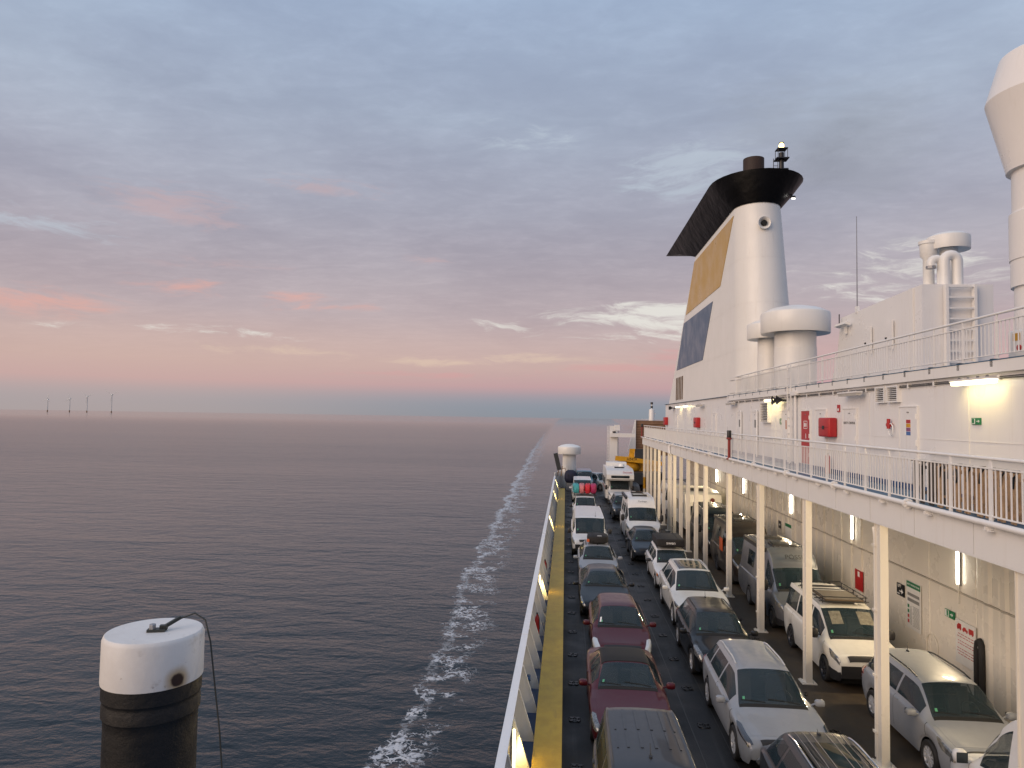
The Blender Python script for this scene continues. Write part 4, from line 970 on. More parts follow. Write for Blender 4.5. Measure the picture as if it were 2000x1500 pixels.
for y, wh in ((13.2, 'nearest, hidden by the near pillar'), (19.95, 'above the exit signs and nearest in view'), (26.95, 'above the red panel'), (34.0, 'above the grey camper van'), (42.8, 'above the brown camper van'), (50.3, 'above the cream caravan, farthest')):
    t = thing('wall_strip_lamp', 'lit upright strip lamp on the deck wall, ' + wh, 'lamp', (BX - .06, y, 3.48), 0, 'strip lamps on the car deck wall')
    MB().box(.02, .10, -.05, .05, -.46, .47).build('housing', STEEL, t)
    MB().cyl((0, 0, -.42), (0, 0, .42), .03, n=10).build('tube', LAMPC, t, True)
    MB().cyl((.03, .02, -.95), (.03, .02, -.44), .012, n=6).build('conduit', CREAM, t)
    ld = bpy.data.lights.new('strip_light', 'AREA'); ld.shape = 'RECTANGLE'; ld.size = .06; ld.size_y = .84; ld.energy = 180; ld.color = (1, .77, .46)
    lo = bpy.data.objects.new('strip_light', ld); COL.objects.link(lo); lo.parent = t; lo.location = (-.05, 0, 0); lo.rotation_euler = (0, pi / 2, 0)

# signs on the car deck wall (x = BX face)
def plate(name, label, x, y0, y1, z0, z1, mat, cat='sign', group=None):
    t = thing(name, label, cat, (x, (y0 + y1) / 2, (z0 + z1) / 2), 0, group)
    MB().box(-.012, .012, -(abs(y1 - y0)) / 2, abs(y1 - y0) / 2, -(z1 - z0) / 2, (z1 - z0) / 2).build('board', mat, t); return t
def strip(t, name, mat, y0, y1, z0, z1, d=-.014): return MB().box(d - .002, d + .002, y0, y1, z0, z1).build(name, mat, t)
def arrow(t, mat, y, z, s, d=-.015):
    # pointing towards the camera (image right)
    MB().prism([(y + s, z - .12 * s), (y - .1 * s, z - .12 * s), (y - .1 * s, z - .6 * s), (y - s, z), (y - .1 * s, z + .6 * s), (y - .1 * s, z + .12 * s), (y + s, z + .12 * s)], 'x', d - .002, d + .002).build('arrow', mat, t)
def runner(t, y, z, s, d=-.015):
    m = MB(); m.lathe((d, y, z + .75 * s), [(0, -.003), (.2 * s, -.003), (.2 * s, .003)], 10, 'x')
    for (a, b), (e, f), w_ in (((0, .5), (.1, -.1), .22), ((.1, -.1), (.45, -.5), .16), ((.1, -.1), (-.2, -.45), .16), ((-.2, -.45), (-.1, -.9), .14), ((0, .4), (-.45, .2), .12), ((0, .4), (.4, .1), .12)):
        dx, dz = e - a, f - b; l = sqrt(dx * dx + dz * dz); nx, nz = -dz / l * w_ / 2, dx / l * w_ / 2
        m.prism([(y + (a + nx) * s, z + (b + nz) * s), (y + (a - nx) * s, z + (b - nz) * s), (y + (e - nx) * s, z + (f - nz) * s), (y + (e + nx) * s, z + (f + nz) * s)], 'x', d - .003, d + .003)
    m.build('running_figure', SIGNW, t)
FX = BX - .03
def exit_sign(label, x, y, z, wv=.46, h=.20):
    t = plate('exit_sign', label, x, y - wv / 2, y + wv / 2, z - h / 2, z + h / 2, GREEN, 'sign', 'green exit signs')
    strip(t, 'door_symbol', SIGNW, .03, wv / 2 - .02, -h / 2 + .015, h / 2 - .015, -.013); 
    m = MB(); m.box(-.019, -.015, .055, .13, -h / 2 + .03, h / 2 - .02); m.build('figure', GREEN, t)
    arrow(t, SIGNW, -wv / 4, 0, h * .38); return t
exit_sign('green exit sign with white arrow beside the red-lettered notice', FX, 20.42, 2.14)
t = plate('lift_sign', 'black square sign with a white arrow left of the safety poster', FX, 23.03, 23.5, 1.93, 2.30, plain('sign_black', (.01, .01, .012), .4))
arrow(t, SIGNW, -.07, -.04, .13); lettering('LIFT', .13, M_negx(-.016, .05, .11), SIGNW, t); strip(t, 'diagonal', SIGNW, .04, .2, -.14, -.11)
t = plate('safety_poster', 'tall white safety poster with a green heading on the car deck wall', FX, 22.0, 22.85, 1.12, 2.52, PAPER, 'poster')
strip(t, 'heading', GREEN, -.42, .42, .52, .69); lettering('SAFETY INSTRUCTIONS', .072, M_negx(-.02, 0, .605), SIGNW, t)
m = MB()
m.box(-.017, -.013, -.36, .36, .27, .36); m.box(-.017, -.013, -.36, .36, .10, .20)
random.seed(3)
for k in range(16): m.box(-.017, -.013, -.36, .06 - random.uniform(0, .08), -.02 - k * .038, -.005 - k * .038 - .002)
for k in range(14): m.box(-.017, -.013, .10, .22 - random.uniform(0, .03), -.05 - k * .04, -.036 - k * .04)
m.build('print', PRINT, t)
for k, mt in enumerate((GREEN, GREEN, RED, RED)): strip(t, 'symbol', mt, .26, .36, -.10 - k * .15, .0 - k * .15, -.015)
t = plate('vehicle_notice', 'white notice with red vehicle symbols and red lines of text', FX, 19.2, 20.12, 1.0, 2.12, PAPER, 'notice')
m = MB()
m.prism([(.18, .33), (.18, .47), (.33, .47), (.33, .44), (.38, .42), (.38, .33)], 'x', -.017, -.013); m.prism([(-.12, .33), (-.12, .38), (-.06, .39), (-.02, .43), (.06, .43), (.09, .39), (.12, .38), (.12, .33)], 'x', -.017, -.013); m.prism([(-.39, .33), (-.39, .46), (-.17, .46), (-.17, .33)], 'x', -.017, -.013)
for yy in (.22, .34, -.08, .08, -.34, -.22): m.lathe((-.015, yy, .325), [(0, -.003), (.026, -.003), (.026, .003)], 10, 'x')
m.build('vehicle_symbol', RED, t)
m = MB(); random.seed(5)
for z in (.20, .13, .02, -.05, -.18, -.25, -.32):
    a = -.38
    while a < .36: l = random.uniform(.05, .14); m.box(-.015, -.0125, a, min(a + l, .38), z, z + .018); a += l + .03
m.build('print', REDPR, t)
t = plate('fire_panel_sign', 'red square fire panel on the wall above the cream van', FX, 26.1, 26.75, 1.35, 2.05, RED, 'panel'); strip(t, 'symbol', SIGNW, -.08, .08, .12, .3)
t = plate('small_red_sign', 'small red sign high on the car deck wall behind the near pillar', FX, 24.2, 24.45, 2.05, 2.2, RED)
t = plate('far_exit_sign', 'small black and white sign on the far wall near the brown camper van', FX, 35.6, 36.0, 2.1, 2.45, BLACK); arrow(t, SIGNW, 0, 0, .12)
t = plate('far_poster', 'white poster with green heading on the wall beyond the grey camper van', FX, 34.0, 34.9, 1.2, 2.5, PAPER, 'poster'); strip(t, 'heading', GREEN, -.45, .45, .5, .65)
t = thing('hanging_hose', 'black hose hanging in a narrow loop on the car deck wall', 'hose', (BX - .09, 18.95, .3))
m = MB().tube([(0, .10, 0), (0, .10, 1.3), (0, .06, 1.52), (0, -.03, 1.58), (0, -.1, 1.5), (0, -.12, 1.2), (0, -.12, 0)], .075, 10); m.build('hose', RUBBER, t, True)
MB().cyl((.06, -.06, 1.42), (-.06, -.06, 1.42), .03, n=8).build('hook', STEEL, t)

# ================================================================== DECKHOUSE behind the walkway
dh = thing('deckhouse', 'white deckhouse wall with doors and vents along the lower walkway', 'deckhouse')
MB().box(WX, 22, 6, 62.3, WZ, TZ - .02).build('wall', WALLW, dh)
MB().box(WX - .05, WX - .002, 6, 62.2, WZ + .002, WZ + .14).build('skirting', BLUE, dh)
MB().box(WX - .10, WX - .002, 6, 38.4, TZ - .24, TZ).build('deck_edge', WHITE, dh)
MB().box(WX - .03, WX - .002, 38.4, 62.3, TZ - .02, TZ + .0).build('deck_seam', plain('seam_shade2', (.40, .36, .34), .6), dh)
MB().box(WX - .11, 22, 5.9, 62.35, TZ + .002, TZ + .02).build('top_deck', BLUED, dh)
m = MB(); [m.box(WX - .05 , WX - .03, 11, 38, TZ - .335 - k * .035, TZ - .318 - k * .035) for k in range(2)]; m.build('cable', BLACK, dh)
y = 11.; clip = MB().box(-.06, 0, -.03, .03, -.06, .05).mesh('cable_clip', WHITE)
while y < 38: inst('cable_clip', clip, dh, (WX - .002, y, TZ - .34)); y += 1.25
def sect(y, name='wall_seam'):
    MB().box(WX - .012, WX - .002, y - .012, y + .012, WZ + .15, TZ - .40).build(name, WHITE, dh)
for y in (12.9, 15.9, 20.9, 29.9, 33.9, 39.2, 42.8, 44.5, 48.6, 53.0, 57.4): sect(y)
MB().box(WX - .008, WX - .002, 6, 62.2, 6.93, 6.945).build('wall_seam', WALLW, dh)
def door(y0, y1, mat=WALLW, top=7.7, txt=None, notice=None, hinge=True, bot=WZ + .16):
    p = MB().box(WX - .035, WX - .002, y0, y1, bot, top).build('door', mat, dh)
    fr = MB(); t_ = .035
    fr.box(WX - .05, WX - .002, y0 - t_, y0 - .004, bot, top + t_); fr.box(WX - .05, WX - .002, y1 + .004, y1 + t_, bot, top + t_); fr.box(WX - .05, WX - .002, y0 - .004, y1 + .004, top + .004, top + t_); fr.build('frame', WHITE, p)
    MB().box(WX - .07, WX - .035, y1 - .14, y1 - .03, 6.60, 6.64).build('handle', BLACK, p)
    MB().box(WX - .045, WX - .034, (y0 + y1) / 2 - .05, (y0 + y1) / 2 + .05, top - .14, top - .11).build('number', PRINT, p)
    if hinge:
        m = MB(); [m.cyl((WX - .06, y0 - .01, z), (WX - .06, y0 - .01, z + .14), .02, n=8) for z in (top - .3, top - .95, bot + .25)]; m.build('hinge', WHITE, p)
    return p
d7 = door(18.1, 19.0); 
for k, mt in enumerate((RED, YELLOW, plain('print_purple', (.25, .08, .18), .5), plain('print_blue', (.06, .14, .35), .5))): MB().box(WX - .04, WX - .034, 18.42, 18.64, 7.30 - k * .10, 7.39 - k * .10).build('notice', mt, d7)
MB().box(WX - .04, WX - .034, 18.64, 18.72, 7.0, 7.39).build('notice', SIGNW, d7)
ds = door(21.75, 22.75, txt=1); lettering('SAFETY CONTROL', .105, M_negx(WX - .038, 22.25, 7.28), BLACK, ds)
door(24.2, 25.2)
dr = door(25.75, 26.65, RED, 7.68); m = MB(); m.box(WX - .04, WX - .034, 26.0, 26.4, 7.05, 7.07); m.box(WX - .04, WX - .034, 26.0, 26.4, 7.31, 7.33); m.box(WX - .04, WX - .034, 26.0, 26.02, 7.05, 7.33); m.box(WX - .04, WX - .034, 26.38, 26.4, 7.05, 7.33)
m.box(WX - .04, WX - .034, 26.10, 26.18, 7.12, 7.25); m.box(WX - .04, WX - .034, 26.23, 26.33, 7.12, 7.26); m.box(WX - .04, WX - .034, 26.15, 26.19, 6.7, 6.88); m.build('symbol', SIGNW, dr)
for y0 in (28.0, 32.6, 35.5):
    d_ = door(y0, y0 + .95); MB().box(WX - .042, WX - .034, y0 + .25, y0 + .5, 7.0, 7.35).build('notice', PRINT if y0 > 32 else ORANGE, d_)
    m = MB().tube([(WX - .08, y0 + .3, 7.78), (WX - .08, y0 - .02, 7.78), (WX - .08, y0 - .09, 7.70), (WX - .08, y0 - .09, WZ + .05)], .03, 8); m.build('pipe', WHITE, d_, True)
for y0 in (41.5, 55.5): door(y0, y0 + .95)
def louvre(y0, y1, z0, z1, n, depth=.10, name='vent'):
    o = MB().box(WX - .02, WX - .001, y0, y1, z0, z1).build(name, plain('louvre_dark', (.10, .09, .085), .6), dh)
    m = MB(); m.box(WX - depth, WX - .001, y0 - .04, y0 - .0, z0 - .04, z1 + .04); m.box(WX - depth, WX - .001, y1, y1 + .04, z0 - .04, z1 + .04); m.box(WX - depth, WX - .001, y0, y1, z0 - .04, z0); m.box(WX - depth, WX - .001, y0, y1, z1, z1 + .04); m.build('frame', WHITE, o)
    for k in range(n):
        z = z0 + (k + .5) * (z1 - z0) / n; s_ = MB(); rotbox(s_, (WX - depth * .6, (y0 + y1) / 2, z), depth * .5, y1 - y0 - .006, .012, 0, .35); s_.build('slat', WHITE, o)
    return o
louvre(19.78, 20.28, 7.88, 8.24, 7); louvre(19.02, 19.56, 7.88, 8.24, 7); louvre(30.6, 31.7, 7.28, 8.06, 11, .16)
hr = MB()
for y0, y1 in ((9, 17.5), (19.3, 21.3), (28.9 + .2, 32.3)):
    hr.tube([(WX - .03, y0, 6.62), (WX - .09, y0, 6.62), (WX - .09, y1, 6.62), (WX - .03, y1, 6.62)], .024, 8)
hr.build('handrail', WHITE, dh, True)
m = MB().tube([(WX - .09, 27.15, 8.34), (WX - .09, 27.15, WZ + .1)], .045, 10); m.box(WX - .2, WX - .003, 26.9, 27.4, 8.27, 8.42); m.build('drain_pipe', WHITE, dh, True)
# wall ladder
lad = thing('wall_ladder', 'white vertical ladder on the deckhouse wall left of the red door', 'ladder', (WX, 27.75, 0))
m = MB()
for yy in (-.2, .2): m.box(-.16, -.11, yy - .02, yy + .02, WZ + .1, TZ + .9)
m.build('rails', WHITE, lad)
rg = MB().cyl((-.135, -.2, 0), (-.135, .2, 0), .015, n=8).mesh('rung', WHITE, True)
for k in range(12): inst('rung', rg, lad, (0, 0, WZ + .3 + k * .3))
# fluorescent wall lamps
def wall_lamp(y, z, L, lit, label, e=7):
    t = thing('wall_lamp', label, 'lamp', (WX - .24, y, z), 0, 'lamps on the deckhouse wall')
    o = MB().box(-.10, .10, -L / 2, L / 2, .03, .07).build('housing', WHITE, t)
    dm = LAMPD if lit else plain('lamp_diffuser_off', (.55, .52, .47), .25)
    MB().prism([(-.09, .03), (.09, .03), (.065, -.05), (-.065, -.05)], 'y', -L / 2 + .02, L / 2 - .02).build('diffuser', dm, t)
    m = MB(); [m.box(-.03, .24, yy - .02, yy + .02, .07, .09) for yy in (-L * .35, L * .35)]; [m.box(-.02, .02, yy - .015, yy + .015, .07, .12) for yy in (-L * .35, -L * .12, L * .12, L * .35)]; m.build('bracket', STEEL, t)
    if lit:
        ld = bpy.data.lights.new('tube_light', 'AREA'); ld.shape = 'RECTANGLE'; ld.size = .13; ld.size_y = L * .9; ld.energy = e; ld.color = (1, .76, .26)
        lo = bpy.data.objects.new('tube_light', ld); COL.objects.link(lo); lo.parent = t; lo.location = (0, 0, -.06)
wall_lamp(15.3, 8.17, 1.45, True, 'lit long wall lamp nearest the camera, above the green exit sign')
wall_lamp(21.7, 8.13, 1.4, False, 'unlit wall lamp left of the two small wall vents')
wall_lamp(29.8, 8.15, 1.4, True, 'lit wall lamp beside the black loudspeakers')
wall_lamp(37.0, 8.15, 1.4, False, 'unlit wall lamp above the middle doors')
wall_lamp(45.5, 8.2, 1.4, False, 'unlit wall lamp above the far red hose box')
wall_lamp(50.6, 8.25, 1.2, True, 'dimly lit wall lamp toward the far end of the deckhouse', 1)
wall_lamp(54.0, 8.25, 1.2, True, 'bright lit wall lamp close to the far loudspeakers', 3)
def speaker(y, z, label, s=1.):
    t = thing('loudspeaker', label, 'loudspeaker', (WX - .14, y, z), 0, 'loudspeakers on the deckhouse wall')
    for d, sgn in ((-.28, -1), (.28, 1)):
        m = MB().lathe((-.12, d * s, 0), [(.03, .1), (.05, .06), (.08, 0), (.15 * s, -.12), (.165 * s, -.13), (.15 * s, -.125), (.06, -.02), (.045, -.06), (0, -.07)], 18, 'x'); m.build('horn', BLACK, t, True)
    MB().box(-.12, .14, -.34, .34, -.03, .03).build('mount', BLACK, t)
speaker(28.75, 8.13, 'pair of black loudspeaker horns beside the lit wall lamp', 1.1); speaker(57.3, 8.22, 'pair of black loudspeaker horns at the far end of the deckhouse', 1.)
def hosebox(y, z, label, wv=.8, h=.75, d=.28):
    t = thing('fire_hose_box', label, 'hose box', (WX, y, z), 0, 'red fire hose boxes')
    MB().rbox(-d, -.004, -wv / 2, wv / 2, -h / 2, h / 2, .05).build('cabinet', RED, t, 45)
    MB().box(-d - .012, -d - .001, -.09, .09, -.07, .05).build('latch', BLACK, t); MB().box(-d - .004, -d + .002, -wv / 2 + .02, wv / 2 - .02, -.004, .004).build('lid_seam', SEAM, t)
hosebox(23.75, 7.13, 'large red fire hose box right of the red door, with black latch', .95, .62); hosebox(46.8, 7.14, 'red fire hose box halfway to the far end of the deckhouse', 1.0, .66); hosebox(61.2, 7.17, 'red fire hose box at the far corner of the deckhouse', 1.0, .66)
exit_sign('green exit sign under the lit lamp on the deckhouse wall', WX - .015, 15.6, 7.365, .32, .14)
exit_sign('small green sign beside the door under the loudspeakers', WX - .015, 29.15, 7.3, .25, .25)
t = plate('small_red_notice', 'small red and white notice above the large hose box', WX - .015, 23.05, 23.25, 7.62, 7.85, RED); strip(t, 'symbol', SIGNW, -.05, .05, -.08, 0)
t = plate('red_white_notice', 'pair of small faded red notices left of the large hose box', WX - .015, 24.45, 24.75, 7.15, 7.42, plain('faded_red', (.40, .10, .11), .5)); strip(t, 'divider', SIGNW, -.15, .15, -.012, .012)
t = thing('fire_valve', 'red fire valve with coiled hose left of the door with coloured notice', 'valve', (WX, 19.5, 7.25))
m = MB().cyl((0, 0, 0), (-.14, 0, 0), .05, n=10).cyl((-.10, -.02, -.1), (-.10, -.02, .16), .045, n=10); m.build('valve', RED, t, True); MB().tube([(-.08, -.1 + .12 * cos(a), -.12 + .16 * sin(a)) for a in [i * .5 for i in range(13)]], .015, 6).build('hose', SIGNW, t, True)
t = thing('fire_extinguisher', 'red fire extinguisher standing by the wall behind the walkway railing', 'extinguisher', (WX - .2, 23.6, WZ))
MB().lathe((0, 0, 0), [(.08, 0), (.09, .03), (.09, .5), (.05, .6), (.02, .62), (0, .62)], 14).build('cylinder', RED, t, True); MB().box(-.03, .03, -.06, .03, .62, .66).build('handle', BLACK, t)
# red light posts on the gallery edge
for y, lab in ((29.6, 'red post with black lamp head on the walkway edge, halfway along'), (62.9, 'red post with black lamp head at the far end of the walkway')):
    t = thing('signal_post', lab, 'post', (GX - .2, y, 5.72), 0, 'red lamp posts on the walkway edge')
    MB().lathe((0, 0, 0), [(.12, 0), (.12, .04), (.06, .06), (.06, .80), (.11, .82), (.11, .88), (.06, .9)], 12).build('post', REDP, t, 40); MB().lathe((0, 0, .88), [(.085, 0), (.09, .02), (.09, .28), (.08, .30), (0, .30)], 14).build('lamp_head', BLACK, t, True)
# folded deck chairs stacked along the walkway
random.seed(11)
ORD = ['nearest the camera', 'second from the near end', 'third from the near end', 'fourth from the near end', 'fifth from the near end', 'in the middle', 'fifth from the far end', 'fourth from the far end', 'third from the far end', 'second from the far end', 'at the far end']
for i in range(11):
    y = 12.3 + i * .33 + random.uniform(-.04, .04); dark = i > 7
    t = thing('folded_deck_chair', ('dark grey' if dark else 'wooden') + ' folded deck chair behind the railing, ' + ORD[i] + ' of the row', 'deck chair', (7.5, y, WZ + .001), random.uniform(-.12, .12), 'folded deck chairs stacked behind the railing')
    wm = plain('grey_wood', (.10, .085, .075), .6, 0, 0, .3, 9) if dark else WOOD; ln = random.uniform(-.06, .06)
    for x in (-.15, .15):
        o = MB(); rotbox(o, (x, 0, .44), .03, .085, .86, ln); o.build('side_rail', wm, t)
        o = MB(); rotbox(o, (x - .02, .055, .42), .03, .045, .80, -ln); o.build('leg', wm, t)
    for z in (.22, .74):
        o = MB(); rotbox(o, (0, .01, z), .27, .02, .05); o.build('slat', wm, t)
    o = MB(); rotbox(o, (-.17, .02, .885), .05, .31, .045, random.uniform(-.06, .06)); o.build('arm_rest', BLACK, t)
    if i % 3 != 2: o = MB(); o.tube([(-.18, -.12, .86), (-.19, -.04, .78), (-.18, .0, .60)], .018, 6); o.build('bracket', BLACK, t)
    if i == 5: MB().tube([(-.2, .05 + .08 * cos(a), .68 + .13 * sin(a)) for a in [q * .55 for q in range(12)]], .016, 6).build('strap', BLACK, t, True)

# ================================================================== FUNNEL
fu = thing('ship_funnel', 'tall white ferry funnel with a yellow and a blue panel and a black flared crown', 'funnel')
def outline(yf, ya, xl, xr, n=16):
    """plan outline: straight left side, rounded front (towards the camera), blunt aft end"""
    r = (xr - xl) / 2; cx = (xl + xr) / 2; rf_ = r * 1.15; pts = []
    for i in range(n + 1):
        t = pi + pi * i / n; pts.append((cx + r * cos(t), yf + rf_ + rf_ * sin(t)))
    pts += [(xr, ya - .4), (xr - .4, ya), (xl + .4, ya), (xl, ya - .02)]
    return pts
def loft(mb, secs, capb=False, capt=False):
    k = len(secs[0][0]); vs = [(x, y, z(i, y) if callable(z) else z) for pl, z in secs for i, (x, y) in enumerate(pl)]; fs = []
    for j in range(len(secs) - 1):
        for i in range(k): fs.append((j * k + i, j * k + (i + 1) % k, (j + 1) * k + (i + 1) % k, (j + 1) * k + i))
    if capb: fs.append(tuple(range(k))[::-1])
    if capt: fs.append(tuple(range((len(secs) - 1) * k, len(secs) * k)))
    return mb.add(vs, fs)
secs = []
for z in (TZ + .02, 10, 12, 14, 16, 18.35):
    q = (z - TZ) / (18.35 - TZ)
    secs.append((outline(35.3 + .8 * q, 60.4 - 12.2 * q, 8.6, 11.6 - .65 * q), z))
FUN = paintwork('funnel_white', (.80, .78, .74), .36, .5, .6)
loft(MB(), secs).build('casing', FUN, fu, 30)
for z_ in (10.9, 13.2, 15.5):
    q = (z_ - TZ) / (18.35 - TZ); ol = outline(35.3 + .8 * q - .006, 60.4 - 12.2 * q + .006, 8.594, 11.606 - .65 * q)
    loft(MB(), [(ol, z_), (ol, z_ + .018)]).build('weld_seam', FUN, fu)
def side_panel(name, pts, mat): MB().prism(pts, 'x', 8.575, 8.603).build(name, mat, fu)
side_panel('yellow_panel', [(37.3, 17.95), (40.5, 14.85), (51.9, 14.88), (48.6, 18.0)], paintwork('funnel_yellow', (.54, .33, .07), .35, .25))
side_panel('blue_panel', [(42.5, 14.33), (45.6, 11.1), (56.1, 11.13), (52.8, 14.38)], paintwork('funnel_blue', (.085, .13, .21), .4, .2))
cr = [(outline(36.05, 48.3, 8.56, 10.99), 18.3), (outline(35.75, 51.0, 7.98, 11.7), 19.1), (outline(35.55, 54.9, 7.55, 12.3), 19.86), (outline(35.65, 54.7, 7.65, 12.2), 19.89), (outline(36.2, 53.5, 8.1, 11.4), 19.65)]
loft(MB(), cr, False, True).build('crown', CROWN, fu, 30)
pc = plain('exhaust_soot', (.035, .020, .016), .7)
MB().lathe((10.05, 39.0, 19.5), [(.55, 0), (.55, 2.05), (.48, 2.07), (.48, .5), (0, .5)], 24).build('exhaust_pipe', pc, fu, 40)
MB().lathe((9.4, 42.3, 19.6), [(.55, 0), (.55, 1.6), (.48, 1.6), (.48, .5), (0, .5)], 20).build('exhaust_pipe', BLACK, fu, 40)
m = MB()
for k in range(5): m.box(8.565, 8.599, 53.1 + k * .72 + .0, 53.1 + k * .72 + .36, 8.80, 10.58)
gr = MB().box(8.588, 8.598, 52.9, 56.6, 8.74, 10.62).build('vent_grille', FUN, fu); 
for k in range(5):
    y0 = 53.02 + k * .70; lean = .16
    s_ = MB().prism([(y0 + .22, 8.82), (y0 + .62, 8.82), (y0 + .62 - lean, 10.54), (y0 + .22 - lean, 10.54)], 'x', 8.570, 8.587); s_.build('slat', plain('rusty_slat', (.13, .075, .035), .7, 0, 0, .4, 5), gr)
# horn hole on the front
hx, hy, hz = 9.72, 35.88, 17.2
hn = MB().lathe((hx + .05, hy + .05, hz), [(.10, .30), (.12, .1), (.20, -.02), (.31, -.10), (.33, -.09), (.30, .0)], 20, 'y', False); hn.build('horn', FUN, fu, True)
MB().lathe((hx + .05, hy + .05, hz), [(0, -.10), (.13, -.10), (.14, .1)], 14, 'y').build('horn_throat', SEAM, fu, True)
# mast with lamp on the crown
ms = thing('funnel_mast', 'small black mast with a lit amber lamp on the funnel crown', 'mast', (11.0, 37.2, 19.6))
m = MB().cyl((0, 0, 0), (0, 0, 1.25), .14, .12, 10); m.box(-.32, .32, -.3, .3, 1.25, 1.30); m.box(-.26, .26, -.26, .26, 1.78, 1.82); m.cyl((0, 0, 1.3), (0, 0, 1.62), .13, .13, 12)
for x, y in ((-.24, -.24), (.24, -.24), (-.24, .24), (.24, .24)): m.cyl((x, y, 1.3), (x, y, 1.8), .016, n=5)
m.cyl((.14, 0, .75), (.34, 0, .75), .08, n=8); m.build('mast', BLACK, ms, 40)
m = MB()
for x in (-.42, -.2): m.cyl((x, -.05, 0), (x, -.05, 1.3), .018, n=5)
for k in range(5): m.cyl((-.42, -.05, .2 + .24 * k), (-.2, -.05, .2 + .24 * k), .014, n=5)
m.tube([(-.42 - .22 * sin(a), -.05 - .1 * cos(a), .6) for a in [i * pi / 6 for i in range(7)]], .02, 5); m.tube([(-.2, -.05, .75), (-.65, -.1, .72), (-.68, -.3, .66), (-.2, -.4, .6)], .02, 5); m.build('ladder', BLACK, ms)
LAMPO = glow('lamp_amber', (1, .62, .22), 9)
MB().lathe((0, 0, 1.82), [(.11, 0), (.12, .05), (.12, .22), (.07, .30), (0, .31)], 14).build('lamp', LAMPO, ms, True); MB().lathe((0, 0, 2.13), [(.13, 0), (.12, .03), (0, .06)], 12).build('lamp_cap', BLACK, ms, True)
def flood(x, y, z, label, lit=True):
    t = thing('floodlight', label, 'floodlight', (x, y, z), 0, 'floodlights on the funnel crown')
    m = MB(); rotbox(m, (0, 0, 0), .22, .14, .15, .5); m.cyl((0, 0, 0), (0, .2, .2), .03, n=6); m.build('housing', BLACK, t)
    o = MB(); rotbox(o, (0, -.05, -.07), .18, .11, .025, .5); o.build('lens', glow('flood_white', (1, .95, .9), 12), t)
flood(11.48, 36.9, 18.78, 'bright floodlight under the right rim of the funnel crown'); flood(7.78, 43.2, 20.6 - .75, 'floodlight on the left rim of the funnel crown, upper one'); flood(7.78, 48.9, 19.85, 'floodlight on the left rim of the funnel crown, lower one near its tip')
# mushroom vents
def mushroom(x, y, zb, r, rc, ztop, hcap, label, zflange=None, mat=None):
    t = thing('mushroom_vent', label, 'ventilator', (x, y, zb), 0, 'white mushroom ventilators'); H = ztop - zb; mat = mat or FUN
    MB().lathe((0, 0, 0), [(r * 1.02, 0), (r * 1.02, H * .5), (r, H * .5 + .01), (r, H - hcap + .05)], 32).build('stem', mat, t, 35)
    MB().lathe((0, 0, H - hcap), [(r * .95, .12), (rc * .93, .02), (rc * .985, 0), (rc, .03), (rc, hcap * .66), (rc * .985, hcap * .72), (rc * .7, hcap * .88), (rc * .3, hcap * .98), (0, hcap)], 40).build('cap', mat, t, 35)
    return t
mushroom(9.72, 31, TZ + .02, .84, 1.40, 12.25, 1.22, 'large white mushroom ventilator in front of the funnel'); mushroom(9.35, 33.4, TZ + .02, .55, 1.02, 12.0, .95, 'smaller white mushroom ventilator tucked beside the funnel front')
mushroom(.42, 75.2, 0, .70, 1.2, 4.58, 1.05, 'white mushroom ventilator at the stern beyond the left lane')

# ================================================================== TOP DECK HOUSE, right
th_ = thing('top_deck_house', 'white flat-roofed house on the top deck with pipes on its roof', 'deckhouse')
MB().prism([(23, TZ + .02), (30.9, TZ + .02), (30.0, 9.9), (29.6, 11.52), (23, 11.66)], 'x', 11.08, 13.22).build('walls', WALLW, th_)
MB().box(11.03, 11.075, 23.5, 23.75, TZ + .05, 11.64).build('drain_pipe', WHITE, th_)
for y0, y1, z1 in ((24.9, 25.5, 10.75), (26.6, 27.2, 10.75)):
    h_ = MB().box(11.03, 11.078, y0, y1, 9.85, z1).build('hatch_door', WALLW, th_); MB().box(10.98, 11.029, y0 - .06, y0 + .04, 9.8, z1 + .05).build('hinge', WHITE, h_); MB().box(11.0, 11.029, y1 - .15, y1 - .06, 10.2, 10.26).build('handle', BLACK, h_)
ld_ = thing('house_ladder', 'wide white ladder on the front of the top deck house', 'ladder', (12.16, 22.9, TZ))
m = MB(); [m.box(x - .04, x + .04, -.12, .05, 0, 3.05) for x in (-.42, .42)]; m.build('rails', WHITE, ld_)
rg = MB().box(-.40, .40, -.10, -.02, -.025, .025).mesh('rung', WHITE)
for k in range(9): inst('rung', rg, ld_, (0, 0, .3 + k * .335))
pv = [('gooseneck_vent', 'white gooseneck vent pipe with a downturned mouth, left of the pair', 11.98, 23.6, .13, .80), ('gooseneck_vent', 'larger white gooseneck vent pipe on the top deck house roof', 12.42, 23.5, .16, .86)]
for nm, lb, x, y, r, h in pv:
    t = thing(nm, lb, 'ventilator', (x, y, 11.64), 0, 'vent pipes on the top deck house'); R = .16 if r < .15 else .20
    m = MB(); m.tube([(0, 0, 0), (0, 0, h)] + [(-R + R * cos(a), 0, h + R * sin(a)) for a in [i * pi / 8 for i in range(1, 9)]] + [(-2 * R, 0, h - .1 if r < .15 else .0)], r, 14); m.build('pipe', FUN, t, True)
    MB().lathe((-2 * R, 0, h - .16 if r < .15 else .0), [(r * 1.15, 0), (r * 1.15, .08)], 14).build('flange', STEEL if r < .15 else FUN, t)
mushroom(12.62, 24.4, 11.64, .27, .64, 13.68, .62, 'small white mushroom ventilator on the top deck house roof')
